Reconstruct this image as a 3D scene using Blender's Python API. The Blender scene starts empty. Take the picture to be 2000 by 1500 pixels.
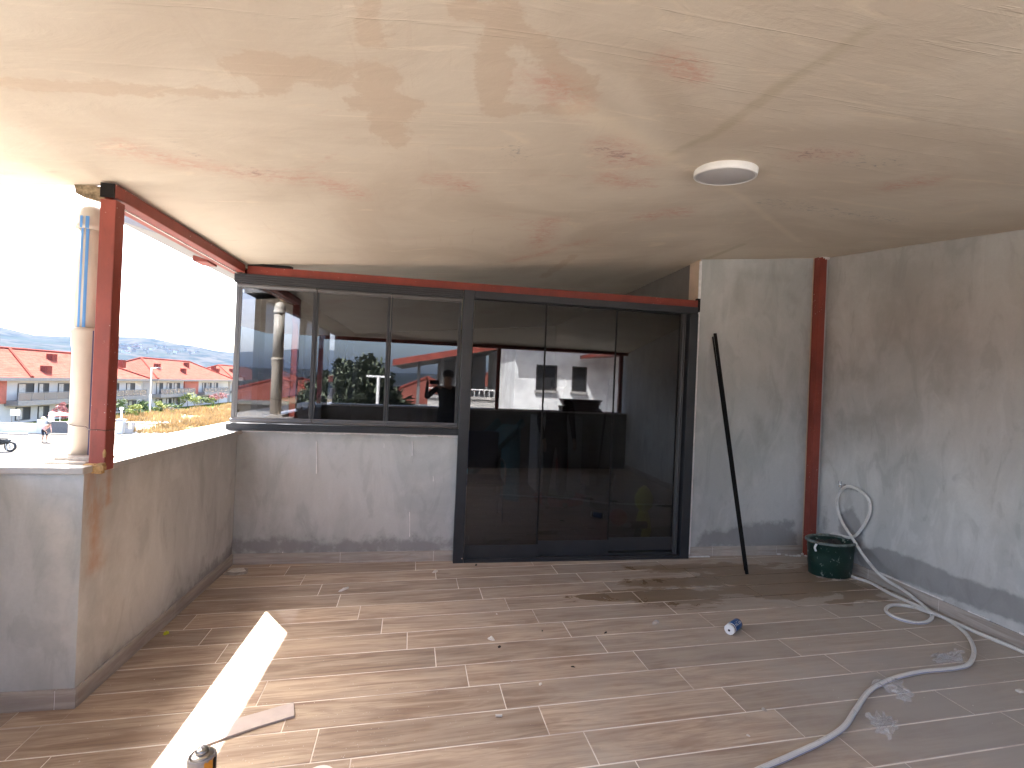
import bpy, math, random
import numpy as np
from mathutils import Vector, Matrix, noise
random.seed(7); rng = np.random.default_rng(7)
SC = bpy.context.scene; COL = SC.collection
R = math.radians
# ------------------------------------------------------------------ camera
EYE = Vector((0, 0, 1.605)); FPX = 923.0
def _basis():
    vy = Vector((-154, 4, -FPX)).normalized(); vx = Vector((5530, -237, -FPX))
    vx = (vx - vy * vx.dot(vy)).normalized(); vz = vx.cross(vy)
    return Matrix((vx, vy, vz))
RM = _basis()
cam = bpy.data.objects.new('camera', bpy.data.cameras.new('camera')); COL.objects.link(cam)
cam.data.sensor_width = 36; cam.data.lens = FPX / 2000 * 36
cam.data.clip_start = 0.05; cam.data.clip_end = 20000
cam.matrix_world = Matrix.Translation(EYE) @ RM.to_4x4()
SC.camera = cam
SC.cycles.max_bounces = 14; SC.cycles.diffuse_bounces = 8; SC.cycles.transparent_max_bounces = 16; SC.cycles.volume_bounces = 0
def ray(px, py): return RM @ Vector((px - 1000, 750 - py, -FPX))
def onZ(px, py, z=0.0): r = ray(px, py); return EYE + r * ((z - EYE.z) / r.z)
def onY(px, py, y): r = ray(px, py); return EYE + r * (y / r.y)
def onX(px, py, x): r = ray(px, py); return EYE + r * (x / r.x)
# ------------------------------------------------------------------ sky, sun, exposure
SUN_EL = R(52.3); SUN_DIR = Vector((-.587 * math.cos(SUN_EL), .810 * math.cos(SUN_EL), math.sin(SUN_EL)))
W = bpy.data.worlds.new('World'); SC.world = W; W.use_nodes = True
wn = W.node_tree; bg = wn.nodes['Background']
sky = wn.nodes.new('ShaderNodeTexSky'); sky.sky_type = 'NISHITA'; sky.sun_disc = False
sky.sun_elevation = SUN_EL; sky.sun_rotation = math.atan2(-.587, .810)
sky.dust_density = 4.5; sky.air_density = 0.9; sky.ozone_density = .7
wn.links.new(sky.outputs[0], bg.inputs[0]); bg.inputs[1].default_value = 0.12
sl = bpy.data.lights.new('sun', 'SUN'); sl.energy = 3.8; sl.angle = R(0.53); sl.color = (1, .98, .94)
so = bpy.data.objects.new('sun', sl); COL.objects.link(so)
so.rotation_mode = 'QUATERNION'; so.rotation_quaternion = SUN_DIR.to_track_quat('Z', 'Y')
SC.view_settings.view_transform = 'Standard'; SC.view_settings.look = 'None'
SC.view_settings.exposure = 3.65; SC.view_settings.gamma = 1.0; SC.view_settings.use_curve_mapping = False
# ------------------------------------------------------------------ node helpers
class NT:
    def __init__(s, name):
        s.m = bpy.data.materials.new(name); s.m.use_nodes = True; s.t = s.m.node_tree
        s.b = s.t.nodes['Principled BSDF']; s.o = s.t.nodes['Material Output']
    def n(s, ty, **k):
        nd = s.t.nodes.new(ty)
        for a, v in k.items():
            if a.startswith('i_'):
                key = a[2:]; key = int(key) if key.isdigit() else key.replace('_', ' ')
                s.set(nd, key, v)
            else: setattr(nd, a, v)
        return nd
    def set(s, nd, key, v):
        sk = nd.inputs[key]
        if isinstance(v, bpy.types.NodeSocket): s.t.links.new(v, sk)
        elif isinstance(v, bpy.types.Node): s.t.links.new(v.outputs[0], sk)
        else: sk.default_value = v
    def pos(s): return s.n('ShaderNodeNewGeometry').outputs['Position']
    def mapv(s, v, sc=(1, 1, 1), rot=(0, 0, 0), loc=(0, 0, 0)):
        nd = s.n('ShaderNodeMapping'); s.set(nd, 0, v); nd.inputs[1].default_value = loc; nd.inputs[2].default_value = rot; nd.inputs[3].default_value = sc
        return nd.outputs[0]
    def noise(s, v, scale, det=4, rough=.55, dist=0):
        nd = s.n('ShaderNodeTexNoise'); s.set(nd, 'Vector', v)
        nd.inputs['Scale'].default_value = scale; nd.inputs['Detail'].default_value = det
        nd.inputs['Roughness'].default_value = rough; nd.inputs['Distortion'].default_value = dist
        return nd.outputs[0]
    def ramp(s, f, lo, hi, a=0., b=1.):
        nd = s.n('ShaderNodeMapRange', interpolation_type='SMOOTHSTEP'); s.set(nd, 0, f)
        for i, v in enumerate((lo, hi, a, b)): nd.inputs[i + 1].default_value = v
        return nd.outputs[0]
    def math(s, op, a, b=0.0, c=None):
        nd = s.n('ShaderNodeMath', operation=op); s.set(nd, 0, a); s.set(nd, 1, b)
        if c is not None: s.set(nd, 2, c)
        return nd.outputs[0]
    def mix(s, f, a, b, bt='MIX'):
        nd = s.n('ShaderNodeMix', data_type='RGBA', blend_type=bt)
        s.set(nd, 0, f)
        for i, v in ((6, a), (7, b)):
            if isinstance(v, tuple): v = (*v, 1) if len(v) == 3 else v
            s.set(nd, i, v)
        return nd.outputs[2]
    def attr(s, name): return s.n('ShaderNodeAttribute', attribute_name=name).outputs['Fac']
    def bump(s, h, st=.3, dist=.01):
        nd = s.n('ShaderNodeBump'); s.set(nd, 'Height', h); nd.inputs['Strength'].default_value = st; nd.inputs['Distance'].default_value = dist
        s.t.links.new(nd.outputs[0], s.b.inputs['Normal'])
    def out(s, col=None, rough=None, metal=None, spec=None):
        if isinstance(rough, float) and rough >= .9:      # matt surfaces: plain diffuse, no grazing sheen
            d = s.t.nodes.new('ShaderNodeBsdfDiffuse'); s.set(d, 0, (*col, 1) if isinstance(col, tuple) else col)
            for l in list(s.t.links):
                if l.to_socket == s.b.inputs['Normal']: s.t.links.new(l.from_socket, d.inputs['Normal'])
            s.t.links.new(d.outputs[0], s.o.inputs[0]); s.t.nodes.remove(s.b); return s.m
        for k, v in (('Base Color', col), ('Roughness', rough), ('Metallic', metal), ('Specular IOR Level', spec)):
            if v is None: continue
            if isinstance(v, tuple): v = (*v, 1)
            s.set(s.b, k, v)
        return s.m
def simple(name, col, rough=.6, metal=0., var=.12, scale=8., bump=0., spec=None):
    t = NT(name); p = t.pos(); n = t.noise(p, scale, 5, .6)
    c = t.mix(t.ramp(n, .3, .7), tuple(x * (1 - var) for x in col), tuple(min(1, x * (1 + var)) for x in col))
    if bump: t.bump(t.noise(p, scale * 6, 3), bump, .004)
    return t.out(c, rough, metal, spec)
# ------------------------------------------------------------------ materials
def m_plaster(name, lo, hi, blotch=1.0):
    t = NT(name); p = t.pos()
    big = t.noise(t.mapv(p, (1, 1, .55)), 1.6, 5, .62, .6)
    mid = t.noise(t.mapv(p, (1, 1, .4)), 5.5, 5, .6, 1.2)
    fine = t.noise(p, 60, 3, .6)
    c = t.mix(t.ramp(big, .36, .64), lo, hi)
    c = t.mix(t.math('MULTIPLY', t.ramp(mid, .52, .66), .28 * blotch), c, tuple(x * .62 for x in lo))
    c = t.mix(t.math('MULTIPLY', t.ramp(mid, .48, .34), .25 * blotch), c, tuple(x * 1.2 for x in hi))
    c = t.mix(t.math('MULTIPLY', t.ramp(fine, .3, .7), .12), c, tuple(x * .8 for x in lo))
    en = t.noise(p, 9, 5, .65); e2 = t.noise(t.mapv(p, (1, 1, .3)), 14, 4, .6)
    def mask(a, k=.75, w=.12): return t.ramp(t.math('ADD', t.attr(a), t.math('MULTIPLY', t.math('SUBTRACT', en, .5), k)), .5 - w, .5 + w)
    c = t.mix(t.math('MULTIPLY', mask('damp'), .62), c, (.19, .185, .185))
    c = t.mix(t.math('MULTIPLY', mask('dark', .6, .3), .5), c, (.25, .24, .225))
    c = t.mix(t.math('MULTIPLY', mask('warm', .5, .45), .32), c, (.50, .44, .37))
    c = t.mix(t.math('MULTIPLY', t.math('MULTIPLY', mask('rust', .5, .35), t.ramp(e2, .2, .5)), .8), c, (.42, .19, .065))
    c = t.mix(t.math('MULTIPLY', mask('pale', .5, .2), .7), c, (.62, .60, .56))
    t.bump(t.math('ADD', t.math('MULTIPLY', mid, 1.), t.math('MULTIPLY', fine, .25)), .28, .008)
    return t.out(c, .88, spec=.25)
M = {}
M['plaster'] = m_plaster('cement_plaster', (.405, .418, .412), (.505, .515, .508))
M['plaster_dark'] = m_plaster('cement_plaster_dark', (.46, .455, .445), (.57, .565, .55), 1.2)
M['plaster_warm'] = m_plaster('cement_plaster_right', (.45, .462, .458), (.56, .567, .56), 1.3)
def m_ceiling():
    t = NT('ceiling_plaster'); p = t.pos()
    big = t.noise(t.mapv(p, (1, 1.5, 1), (0, 0, .5)), .9, 5, .6, .8); mid = t.noise(t.mapv(p, (.6, 1.6, 1), (0, 0, .4)), 3.2, 6, .65, 1.5)
    fine = t.noise(p, 45, 3, .6)
    c = t.mix(t.ramp(big, .35, .65), (.59, .51, .41), (.67, .595, .49))
    c = t.mix(t.math('MULTIPLY', t.ramp(mid, .56, .72), .25), c, (.55, .46, .38))
    c = t.mix(t.math('MULTIPLY', t.ramp(mid, .42, .3), .5), c, (.74, .64, .50))
    en = t.noise(p, 7, 6, .7); e2 = t.noise(t.mapv(p, (1, 2, 1)), 16, 6, .75, 1.0)
    def mask(a, k, w): return t.ramp(t.math('ADD', t.attr(a), t.math('MULTIPLY', t.math('SUBTRACT', en, .5), k)), .5 - w, .5 + w)
    c = t.mix(t.math('MULTIPLY', mask('greyed', .6, .5), .5), c, (.58, .53, .44))
    c = t.mix(t.math('MULTIPLY', mask('tan', .8, .045), .42), c, (.52, .385, .27))
    c = t.mix(t.math('MULTIPLY', mask('olive', .6, .2), .5), c, (.45, .385, .26))
    rd = t.math('MULTIPLY', mask('red', .9, .35), t.ramp(e2, .36, .62))
    c = t.mix(t.math('MULTIPLY', rd, .62), c, (.56, .27, .20))
    sc = t.math('MULTIPLY', mask('scuff', .7, .3), t.ramp(e2, .53, .62))
    c = t.mix(t.math('MULTIPLY', sc, .7), c, (.24, .24, .24))
    c = t.mix(t.math('MULTIPLY', mask('light', .4, .3), .5), c, (.80, .70, .55))
    # pinpoint scattered ochre-pink patches of primer showing through
    pk = t.noise(t.mapv(p, (.7, 1.8, 1)), 2.3, 5, .65, 1.0)
    c = t.mix(t.math('MULTIPLY', t.math('MULTIPLY', t.ramp(pk, .62, .72), t.ramp(e2, .4, .6)), .4), c, (.56, .32, .26))
    lines = t.noise(t.mapv(p, (.35, 9, 1), (0, 0, .35)), 2.2, 4, .6, .3)
    tro = t.noise(t.mapv(p, (.8, 11, 1), (0, 0, .9)), 1.6, 5, .7, .8); tr2 = t.noise(t.mapv(p, (12, .7, 1), (0, 0, .55)), 1.5, 5, .7, .8)
    c = t.mix(t.math('MULTIPLY', t.ramp(tro, .60, .70), .30), c, (.86, .76, .62)); c = t.mix(t.math('MULTIPLY', t.ramp(tr2, .60, .72), .28), c, (.55, .45, .36))
    h = t.math('ADD', t.math('MULTIPLY', mid, 1.), t.math('ADD', t.math('MULTIPLY', fine, .12), t.math('MULTIPLY', t.ramp(lines, .60, .64), .22)))
    t.bump(h, .32, .012)
    return t.out(c, .8, spec=.2)
M['ceiling'] = m_ceiling()
TA = math.atan(.0437)
def m_tile():
    t = NT('wood_look_tile'); p = t.pos(); oi = t.n('ShaderNodeObjectInfo').outputs['Random']
    off = t.n('ShaderNodeCombineXYZ'); t.set(off, 0, t.math('MULTIPLY', oi, 37.)); t.set(off, 1, t.math('MULTIPLY', oi, 91.))
    q = t.mapv(p, (1, 1, 1), (0, 0, -TA))
    va = t.n('ShaderNodeVectorMath', operation='ADD'); t.set(va, 0, q); t.set(va, 1, off.outputs[0]); v = va.outputs[0]
    g1 = t.noise(t.mapv(v, (1.6, 16, 1)), 1.0, 5, .62, 1.1)
    g2 = t.noise(t.mapv(v, (3.5, 70, 1)), 1.0, 4, .65, .8)
    g3 = t.noise(t.mapv(v, (1.1, 5, 1)), 1.2, 3, .6, .5)
    c = t.mix(t.ramp(g1, .33, .67), (.30, .212, .155), (.51, .405, .305))
    c = t.mix(t.math('MULTIPLY', t.ramp(g2, .5, .66), .42), c, (.19, .125, .095))
    c = t.mix(t.math('MULTIPLY', t.ramp(g3, .45, .65), .38), c, (.46, .37, .29))
    c = t.mix(1.0, c, t.n('ShaderNodeCombineColor', i_0=t.math('MULTIPLY_ADD', oi, .36, .82), i_1=t.math('MULTIPLY_ADD', oi, .35, .82), i_2=t.math('MULTIPLY_ADD', oi, .32, .83)).outputs[0], 'MULTIPLY')
    # cement dust: heavier towards the right of the terrace, with a noisy edge
    sep = t.n('ShaderNodeSeparateXYZ'); t.set(sep, 0, p)
    dn = t.noise(p, 1.7, 6, .7, .6); dn2 = t.noise(t.mapv(p, (1, 1, 1)), 9, 5, .7, .5)
    dx = t.math('ADD', t.math('MULTIPLY', sep.outputs[0], .13), t.math('MULTIPLY', sep.outputs[1], -.02))
    dust = t.math('MULTIPLY', t.ramp(t.math('ADD', dx, dn), .38, .95), .78)
    c = t.mix(dust, c, (.41, .37, .318))
    # heavy grey footprints patch low right
    d3 = t.n('ShaderNodeVectorMath', operation='DISTANCE'); t.set(d3, 0, t.mapv(p, (1, 1.1, 0))); d3.inputs[1].default_value = (2.75, 2.25, 0)
    hp = t.math('MULTIPLY', t.ramp(t.math('ADD', d3.outputs['Value'], t.math('MULTIPLY', dn2, .9)), 1.5, .75), .5)
    c = t.mix(hp, c, (.40, .38, .355))
    # wet brown water marks near the pole and bucket
    wet = None
    wn_ = t.noise(t.mapv(p, (1.2, 3.4, 1)), 2.6, 6, .66, .9)
    for (cx, cy, rx, ry) in WETS:
        m = t.mapv(p, (1 / rx, 1 / ry, 0), (0, 0, 0), (-cx / rx, -cy / ry, 0))
        l = t.n('ShaderNodeVectorMath', operation='LENGTH'); t.set(l, 0, m)
        w = t.ramp(t.math('ADD', l.outputs['Value'], t.math('MULTIPLY', t.math('SUBTRACT', wn_, .5), 3.0)), 1.02, .9)
        wet = w if wet is None else t.math('MAXIMUM', wet, w)
    c = t.mix(t.math('MULTIPLY', wet, .7), c, (.17, .105, .05))
    rough = t.n('ShaderNodeMix', data_type='FLOAT'); t.set(rough, 0, wet); rough.inputs[2].default_value = .52; rough.inputs[3].default_value = .2
    r2 = t.math('ADD', rough.outputs[0], t.math('MULTIPLY', dust, .25))
    # white cement specks and smears
    sp = t.noise(p, 150, 2, .5); c = t.mix(t.math('MULTIPLY', t.ramp(sp, .74, .77), .6), c, (.6, .58, .54))
    sm = t.noise(t.mapv(v, (2.2, 7, 1)), 1.6, 6, .8, 2.); c = t.mix(t.math('MULTIPLY', t.ramp(sm, .66, .76), .35), c, (.48, .44, .40))
    t.bump(t.math('ADD', g2, t.math('MULTIPLY', g1, .6)), .12, .003)
    return t.out(c, r2, spec=.35)
WETS = [(2.95, 3.74, .62, .20), (2.15, 3.70, .60, .10), (1.95, 3.46, .42, .18), (1.45, 3.50, .35, .09), (3.15, 3.50, .75, .18), (2.55, 4.00, .75, .10), (3.50, 3.62, .40, .40), (2.62, 3.52, .6, .08), (2.75, 3.86, .3, .12)]
M['tile'] = m_tile()
def m_grout():
    t = NT('grout'); p = t.pos(); n = t.noise(p, 2.3, 4, .6)
    c = t.mix(t.ramp(n, .36, .56), (.58, .50, .44), (.86, .80, .72))
    d = t.n('ShaderNodeVectorMath', operation='DISTANCE'); t.set(d, 0, t.mapv(p, (.55, 1, 0))); d.inputs[1].default_value = (1.45, 3.72, 0)
    c = t.mix(t.ramp(t.math('ADD', d.outputs['Value'], t.math('MULTIPLY', n, .7)), .95, .72), c, (.12, .085, .06))
    return t.out(c, .9)
M['grout'] = m_grout()
def m_skirt():
    t = NT('skirting_tile'); p = t.pos()
    g = t.noise(t.mapv(p, (2.2, 2.2, 26)), 1., 4, .6, .6)
    c = t.mix(t.ramp(g, .35, .65), (.33, .285, .25), (.48, .43, .385))
    c = t.mix(t.math('MULTIPLY', t.ramp(t.noise(p, 3, 5, .7), .45, .62), .6), c, (.36, .335, .30))
    return t.out(c, .6, spec=.3)
M['skirt'] = m_skirt()
def m_primer(name, base, chip=.5, chipcol=(.72, .66, .6)):
    t = NT(name); p = t.pos()
    n = t.noise(t.mapv(p, (1, 1, .5)), 6, 5, .6); s = t.noise(p, 55, 3, .6); b = t.noise(p, 4, 3)
    c = t.mix(t.ramp(n, .3, .7), tuple(x * .8 for x in base), tuple(x * 1.15 for x in base))
    c = t.mix(t.math('MULTIPLY', t.math('MULTIPLY', t.ramp(s, .685, .71), t.ramp(b, .45, .6)), chip), c, chipcol)
    c = t.mix(t.math('MULTIPLY', t.ramp(t.noise(t.mapv(p, (1, 1, .3)), 22, 4, .7), .62, .7), .3), c, tuple(x * .45 for x in base))
    t.bump(s, .1, .002)
    return t.out(c, .5, spec=.4)
M['red'] = m_primer('red_primer', (.24, .050, .034), 1.0)
M['red_bright'] = m_primer('red_primer_bright', (.185, .027, .015), .35)
M['anth'] = simple('anthracite_aluminium', (.027, .029, .033), .42, .0, .1, 5, spec=.35)
M['anth_l'] = simple('anthracite_aluminium_rail', (.085, .084, .086), .35, .2, .08, 5)
M['blackrub'] = simple('black_rubber', (.012, .012, .013), .6)
M['black'] = simple('black_paint', (.010, .009, .009), .5, spec=.15)
M['white'] = simple('white_plastic', (.78, .77, .75), .4, 0, .04)
M['diff'] = simple('lamp_diffuser', (.52, .51, .51), .5, 0, .02)
M['marble'] = simple('marble_coping', (.40, .375, .35), .45, 0, .07, 14)
M['filler'] = simple('white_filler', (.78, .76, .74), .8, 0, .1, 30, .4)
M['tanreveal'] = simple('reveal_plaster', (.60, .45, .33), .85, 0, .08, 7, .2)
def m_glass(name, refl, tint):
    t = NT(name); t.t.nodes.remove(t.b)
    gl = t.n('ShaderNodeBsdfGlossy'); gl.inputs['Roughness'].default_value = 0.0; gl.inputs['Color'].default_value = (.92, .95, 1, 1)
    tr = t.n('ShaderNodeBsdfTransparent'); tr.inputs[0].default_value = (*tint, 1)
    df = t.n('ShaderNodeBsdfDiffuse'); df.inputs[0].default_value = (.5, .48, .45, 1)
    fr = t.n('ShaderNodeLayerWeight'); fr.inputs[0].default_value = .25
    f = t.math('ADD', t.math('MULTIPLY', fr.outputs['Fresnel'], .6), refl)
    mx = t.n('ShaderNodeMixShader'); t.set(mx, 0, f); t.set(mx, 1, tr.outputs[0]); t.set(mx, 2, gl.outputs[0])
    p = t.pos(); d = t.noise(t.mapv(p, (1, 1, .55)), 3.2, 6, .7, 1.2)
    m2 = t.n('ShaderNodeMixShader'); t.set(m2, 0, t.math('MULTIPLY', t.ramp(d, .62, .76), .03)); t.set(m2, 1, mx.outputs[0]); t.set(m2, 2, df.outputs[0])
    t.t.links.new(m2.outputs[0], t.o.inputs[0]); return t.m
M['glass'] = m_glass('tinted_window_glass', .070, (.27, .29, .33))
M['glass_door'] = m_glass('smoked_door_glass', .060, (.34, .35, .36))
M['glass_far'] = m_glass('clear_glass', .10, (.5, .55, .6))
def m_clear(name, col, alpha, rough=.15):
    t = NT(name); t.out(col, rough); t.b.inputs['Alpha'].default_value = alpha; return t.m
M['wrap'] = m_clear('clear_plastic_wrap', (.72, .72, .73), .26, .08)
def m_hose():
    t = NT('braided_pvc_hose'); uv = t.n('ShaderNodeTexCoord').outputs['UV']
    w1 = t.n('ShaderNodeTexWave', wave_type='BANDS', bands_direction='DIAGONAL'); t.set(w1, 0, t.mapv(uv, (4, 90, 1))); w1.inputs['Scale'].default_value = 1
    w2 = t.n('ShaderNodeTexWave', wave_type='BANDS', bands_direction='DIAGONAL'); t.set(w2, 0, t.mapv(uv, (-4, 90, 1))); w2.inputs['Scale'].default_value = 1
    f = t.math('MAXIMUM', w1.outputs['Fac'], w2.outputs['Fac'])
    c = t.mix(t.ramp(f, .7, .95), (.54, .53, .50), (.82, .81, .78))
    sep = t.n('ShaderNodeSeparateXYZ'); t.set(sep, 0, uv)
    ln = t.ramp(t.math('ABSOLUTE', t.math('SUBTRACT', sep.outputs[0], .30)), .035, .02)
    c = t.mix(t.math('MULTIPLY', ln, .8), c, (.10, .13, .42))
    c = t.mix(t.math('MULTIPLY', t.ramp(t.noise(t.pos(), 14, 4, .7), .55, .68), .35), c, (.35, .31, .27))
    return t.out(c, .28, spec=.6)
M['hose'] = m_hose()
M['chrome'] = simple('chrome', (.65, .65, .66), .18, 1., .05)
M['pvc'] = simple('beige_pvc_pipe', (.50, .455, .385), .45, 0, .07, 4)
M['pvc_low'] = simple('beige_pvc_pipe_low', (.50, .44, .365), .5, 0, .08, 4)
M['blue_stripe'] = simple('blue_stripe_print', (.08, .25, .55), .5, 0, .06)
M['navy_stripe'] = simple('navy_stripe_print', (.07, .09, .24), .5, 0, .06)
M['wire'] = simple('brown_binding_wire', (.07, .035, .025), .6)
M['mortar'] = simple('mortar', (.40, .36, .32), .95, 0, .2, 25, .6)
M['foam'] = simple('ochre_mounting_foam', (.42, .27, .13), .9, 0, .3, 30, .8)
def m_bucket():
    t = NT('green_bucket_plastic'); p = t.pos()
    n = t.noise(p, 12, 6, .75, .6); c = t.mix(t.ramp(n, .3, .7), (.005, .026, .020), (.010, .040, .030))
    c = t.mix(t.math('MULTIPLY', t.ramp(t.noise(t.mapv(p, (1, 1, .7)), 22, 5, .7), .585, .64), .7), c, (.38, .42, .38))
    return t.out(c, .42)
M['bucket'] = m_bucket()
M['bucket_rim'] = simple('dusty_bucket_rim', (.13, .15, .135), .8, 0, .5, 25, .5)
M['mud'] = simple('dark_mortar_slurry', (.045, .04, .035), .8, 0, .5, 22, 1.)
M['strip'] = simple('pinkish_tile_offcut', (.52, .45, .43), .6, 0, .07, 10, .1)
M['yellow'] = simple('yellow_plastic', (.62, .62, .03), .45)
M['white_debris'] = simple('plaster_crumb', (.70, .66, .60), .85, 0, .1, 30)
M['dark_debris'] = simple('dark_crumb', (.03, .022, .018), .8)
M['blue_can'] = simple('blue_printed_can', (.018, .085, .26), .35, .2, .15, 14)
M['maroon'] = simple('maroon_band', (.05, .012, .012), .5)
M['steel'] = simple('steel', (.42, .41, .40), .32, 1., .1, 9)
M['orange'] = simple('orange_print', (.62, .26, .02), .4, 0, .2, 30)
M['label_yellow'] = simple('yellow_print', (.72, .55, .22), .4, 0, .2, 30)
M['grey_label'] = simple('grey_print', (.30, .28, .27), .4, 0, .2, 20)
M['concrete'] = simple('concrete', (.36, .34, .31), .9, 0, .12, 1.5, .3)
M['render_white'] = simple('white_render', (.42, .405, .385), .9, 0, .05, .6)
M['render_grey'] = simple('grey_render', (.42, .42, .41), .9, 0, .05, .6)
M['render_pale'] = simple('pale_grey_wall', (.52, .52, .51), .9, 0, .08, 1.2)  # even pale grey of the gate pillars
M['white_wall'] = simple('white_painted_wall', (.66, .65, .63), .85, 0, .05, .8)
M['facade'] = simple('patched_white_facade', (.78, .77, .75), .85, 0, .16, 1.6)
M['shade_toned_wall'] = simple('shade_darkened_plaster', (.15, .145, .14), .9, 0, .15, 2.5, .3)  # back parapet plaster, its colour darkened to stand in for shade
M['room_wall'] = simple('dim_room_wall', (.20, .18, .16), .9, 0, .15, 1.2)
M['brick_red'] = simple('red_cladding', (.30, .085, .055), .8, 0, .1, 3)
M['fascia'] = simple('grey_fascia', (.16, .155, .15), .7, 0, .08, 2)
M['soffit'] = simple('white_fascia_board', (.22, .215, .21), .6, 0, .04, 3)
M['coverdark'] = simple('dusty_dark_cover', (.05, .05, .048), .9, 0, .4, 3)
M['wframe'] = simple('dark_window_frame', (.045, .04, .038), .5)
M['curtain'] = simple('curtain', (.42, .39, .35), .9, 0, .15, 3)
M['railing'] = simple('grey_railing', (.10, .10, .105), .5)
M['railglass'] = m_clear('smoked_balcony_glass', (.16, .15, .145), .75, .2)
def m_roof():
    t = NT('clay_roof_tile'); p = t.pos()
    sep = t.n('ShaderNodeSeparateXYZ'); t.set(sep, 0, p)
    r = t.math('SINE', t.math('MULTIPLY', sep.outputs[2], 28.))
    r2 = t.math('SINE', t.math('MULTIPLY', t.math('ADD', sep.outputs[0], sep.outputs[1]), 14.))
    n = t.noise(t.mapv(p, (1, 1, 4)), .9, 5, .7)
    c = t.mix(t.ramp(n, .35, .65), (.125, .040, .031), (.165, .058, .045))
    c = t.mix(t.math('MULTIPLY', t.ramp(r, .55, 1.), .3), c, (.25, .07, .045))
    t.bump(t.math('ADD', r, t.math('MULTIPLY', r2, .5)), .35, .05)
    return t.out(c, .9, spec=.05)
M['roof'] = m_roof()
M['roofcap'] = simple('ridge_tile', (.16, .045, .035), .92, 0, .2, 6)
def m_ground():
    t = NT('ground_soil'); p = t.pos()
    n = t.noise(p, .06, 6, .65); n2 = t.noise(p, .9, 5, .7); n3 = t.noise(t.mapv(p, (1, .25, 1)), .5, 4, .6, 1.)
    c = t.mix(t.ramp(n2, .3, .7), (.13, .12, .105), (.20, .185, .165))
    c = t.mix(t.math('MULTIPLY', t.ramp(n3, .5, .7), .4), c, (.15, .14, .12))
    d = t.n('ShaderNodeVectorMath', operation='LENGTH'); t.set(d, 0, p)
    far = t.ramp(d.outputs['Value'], 120, 260)
    f2 = t.noise(p, .012, 6, .7); f3 = t.noise(p, .004, 5, .6)
    land = t.mix(t.ramp(f2, .4, .6), (.012, .018, .020), (.04, .038, .036))
    land = t.mix(t.ramp(f3, .52, .62), land, (.02, .026, .024))
    return t.out(t.mix(far, c, land), .95, spec=.1)
M['ground'] = m_ground()
M['asphalt'] = simple('pale_road', (.095, .088, .08), .9, 0, .3, .5, .2)
M['kerb'] = simple('kerb_concrete', (.30, .29, .28), .9, 0, .1, 1)
M['lawn'] = simple('lawn', (.05, .075, .018), .9, 0, .25, .7)
M['drygrass'] = simple('dry_grass', (.36, .255, .125), .9, 0, .3, .35)
M['drybase'] = simple('dry_grass_litter', (.20, .155, .085), .95, 0, .25, .6)
M['path'] = simple('pale_path', (.26, .235, .205), .9, 0, .1, 1)
def m_leaf(name, a, b):
    t = NT(name); oi = t.noise(t.pos(), 2.5, 3, .6)
    c = t.mix(t.ramp(oi, .3, .7), a, b); return t.out(c, .7, spec=.2)
M['leaf'] = m_leaf('green_leaves', (.035, .06, .018), (.10, .14, .04))
M['leaf_y'] = m_leaf('yellow_green_leaves', (.12, .15, .03), (.22, .24, .06))
M['leaf_red'] = m_leaf('reddish_leaves', (.16, .06, .06), (.30, .13, .12))
M['pine'] = m_leaf('grey_green_pine', (.05, .065, .04), (.13, .145, .10))
M['bark'] = simple('bark', (.10, .075, .055), .9, 0, .3, 6, .5)
M['town'] = simple('far_town_walls', (.22, .205, .19), .9, 0, .2, .01)
M['skin'] = simple('skin', (.42, .25, .17), .6)
M['hair'] = simple('dark_hair', (.02, .014, .01), .7)
M['cloth_dark'] = simple('dark_cloth', (.03, .03, .035), .9)
M['cloth_grey'] = simple('grey_cloth', (.06, .058, .055), .9)
M['navy'] = simple('navy_fabric', (.012, .02, .07), .7)
M['turq'] = simple('turquoise_plastic', (.02, .20, .26), .4)
M['redp'] = simple('red_plastic', (.40, .03, .03), .4)
M['greenp'] = simple('green_plastic', (.03, .18, .06), .4)
def m_stripe():
    t = NT('red_white_stripes'); sep = t.n('ShaderNodeSeparateXYZ'); t.set(sep, 0, t.pos())
    s = t.math('SINE', t.math('MULTIPLY', sep.outputs[2], 60.)); return t.out(t.mix(t.ramp(s, -.1, .1), (.7, .6, .55), (.5, .12, .09)), .9)
M['stripe'] = m_stripe()
M['umb'] = simple('red_umbrella', (.60, .12, .10), .8)
M['intfloor'] = simple('interior_floor_tile', (.16, .13, .11), .5, 0, .15, 3)
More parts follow.
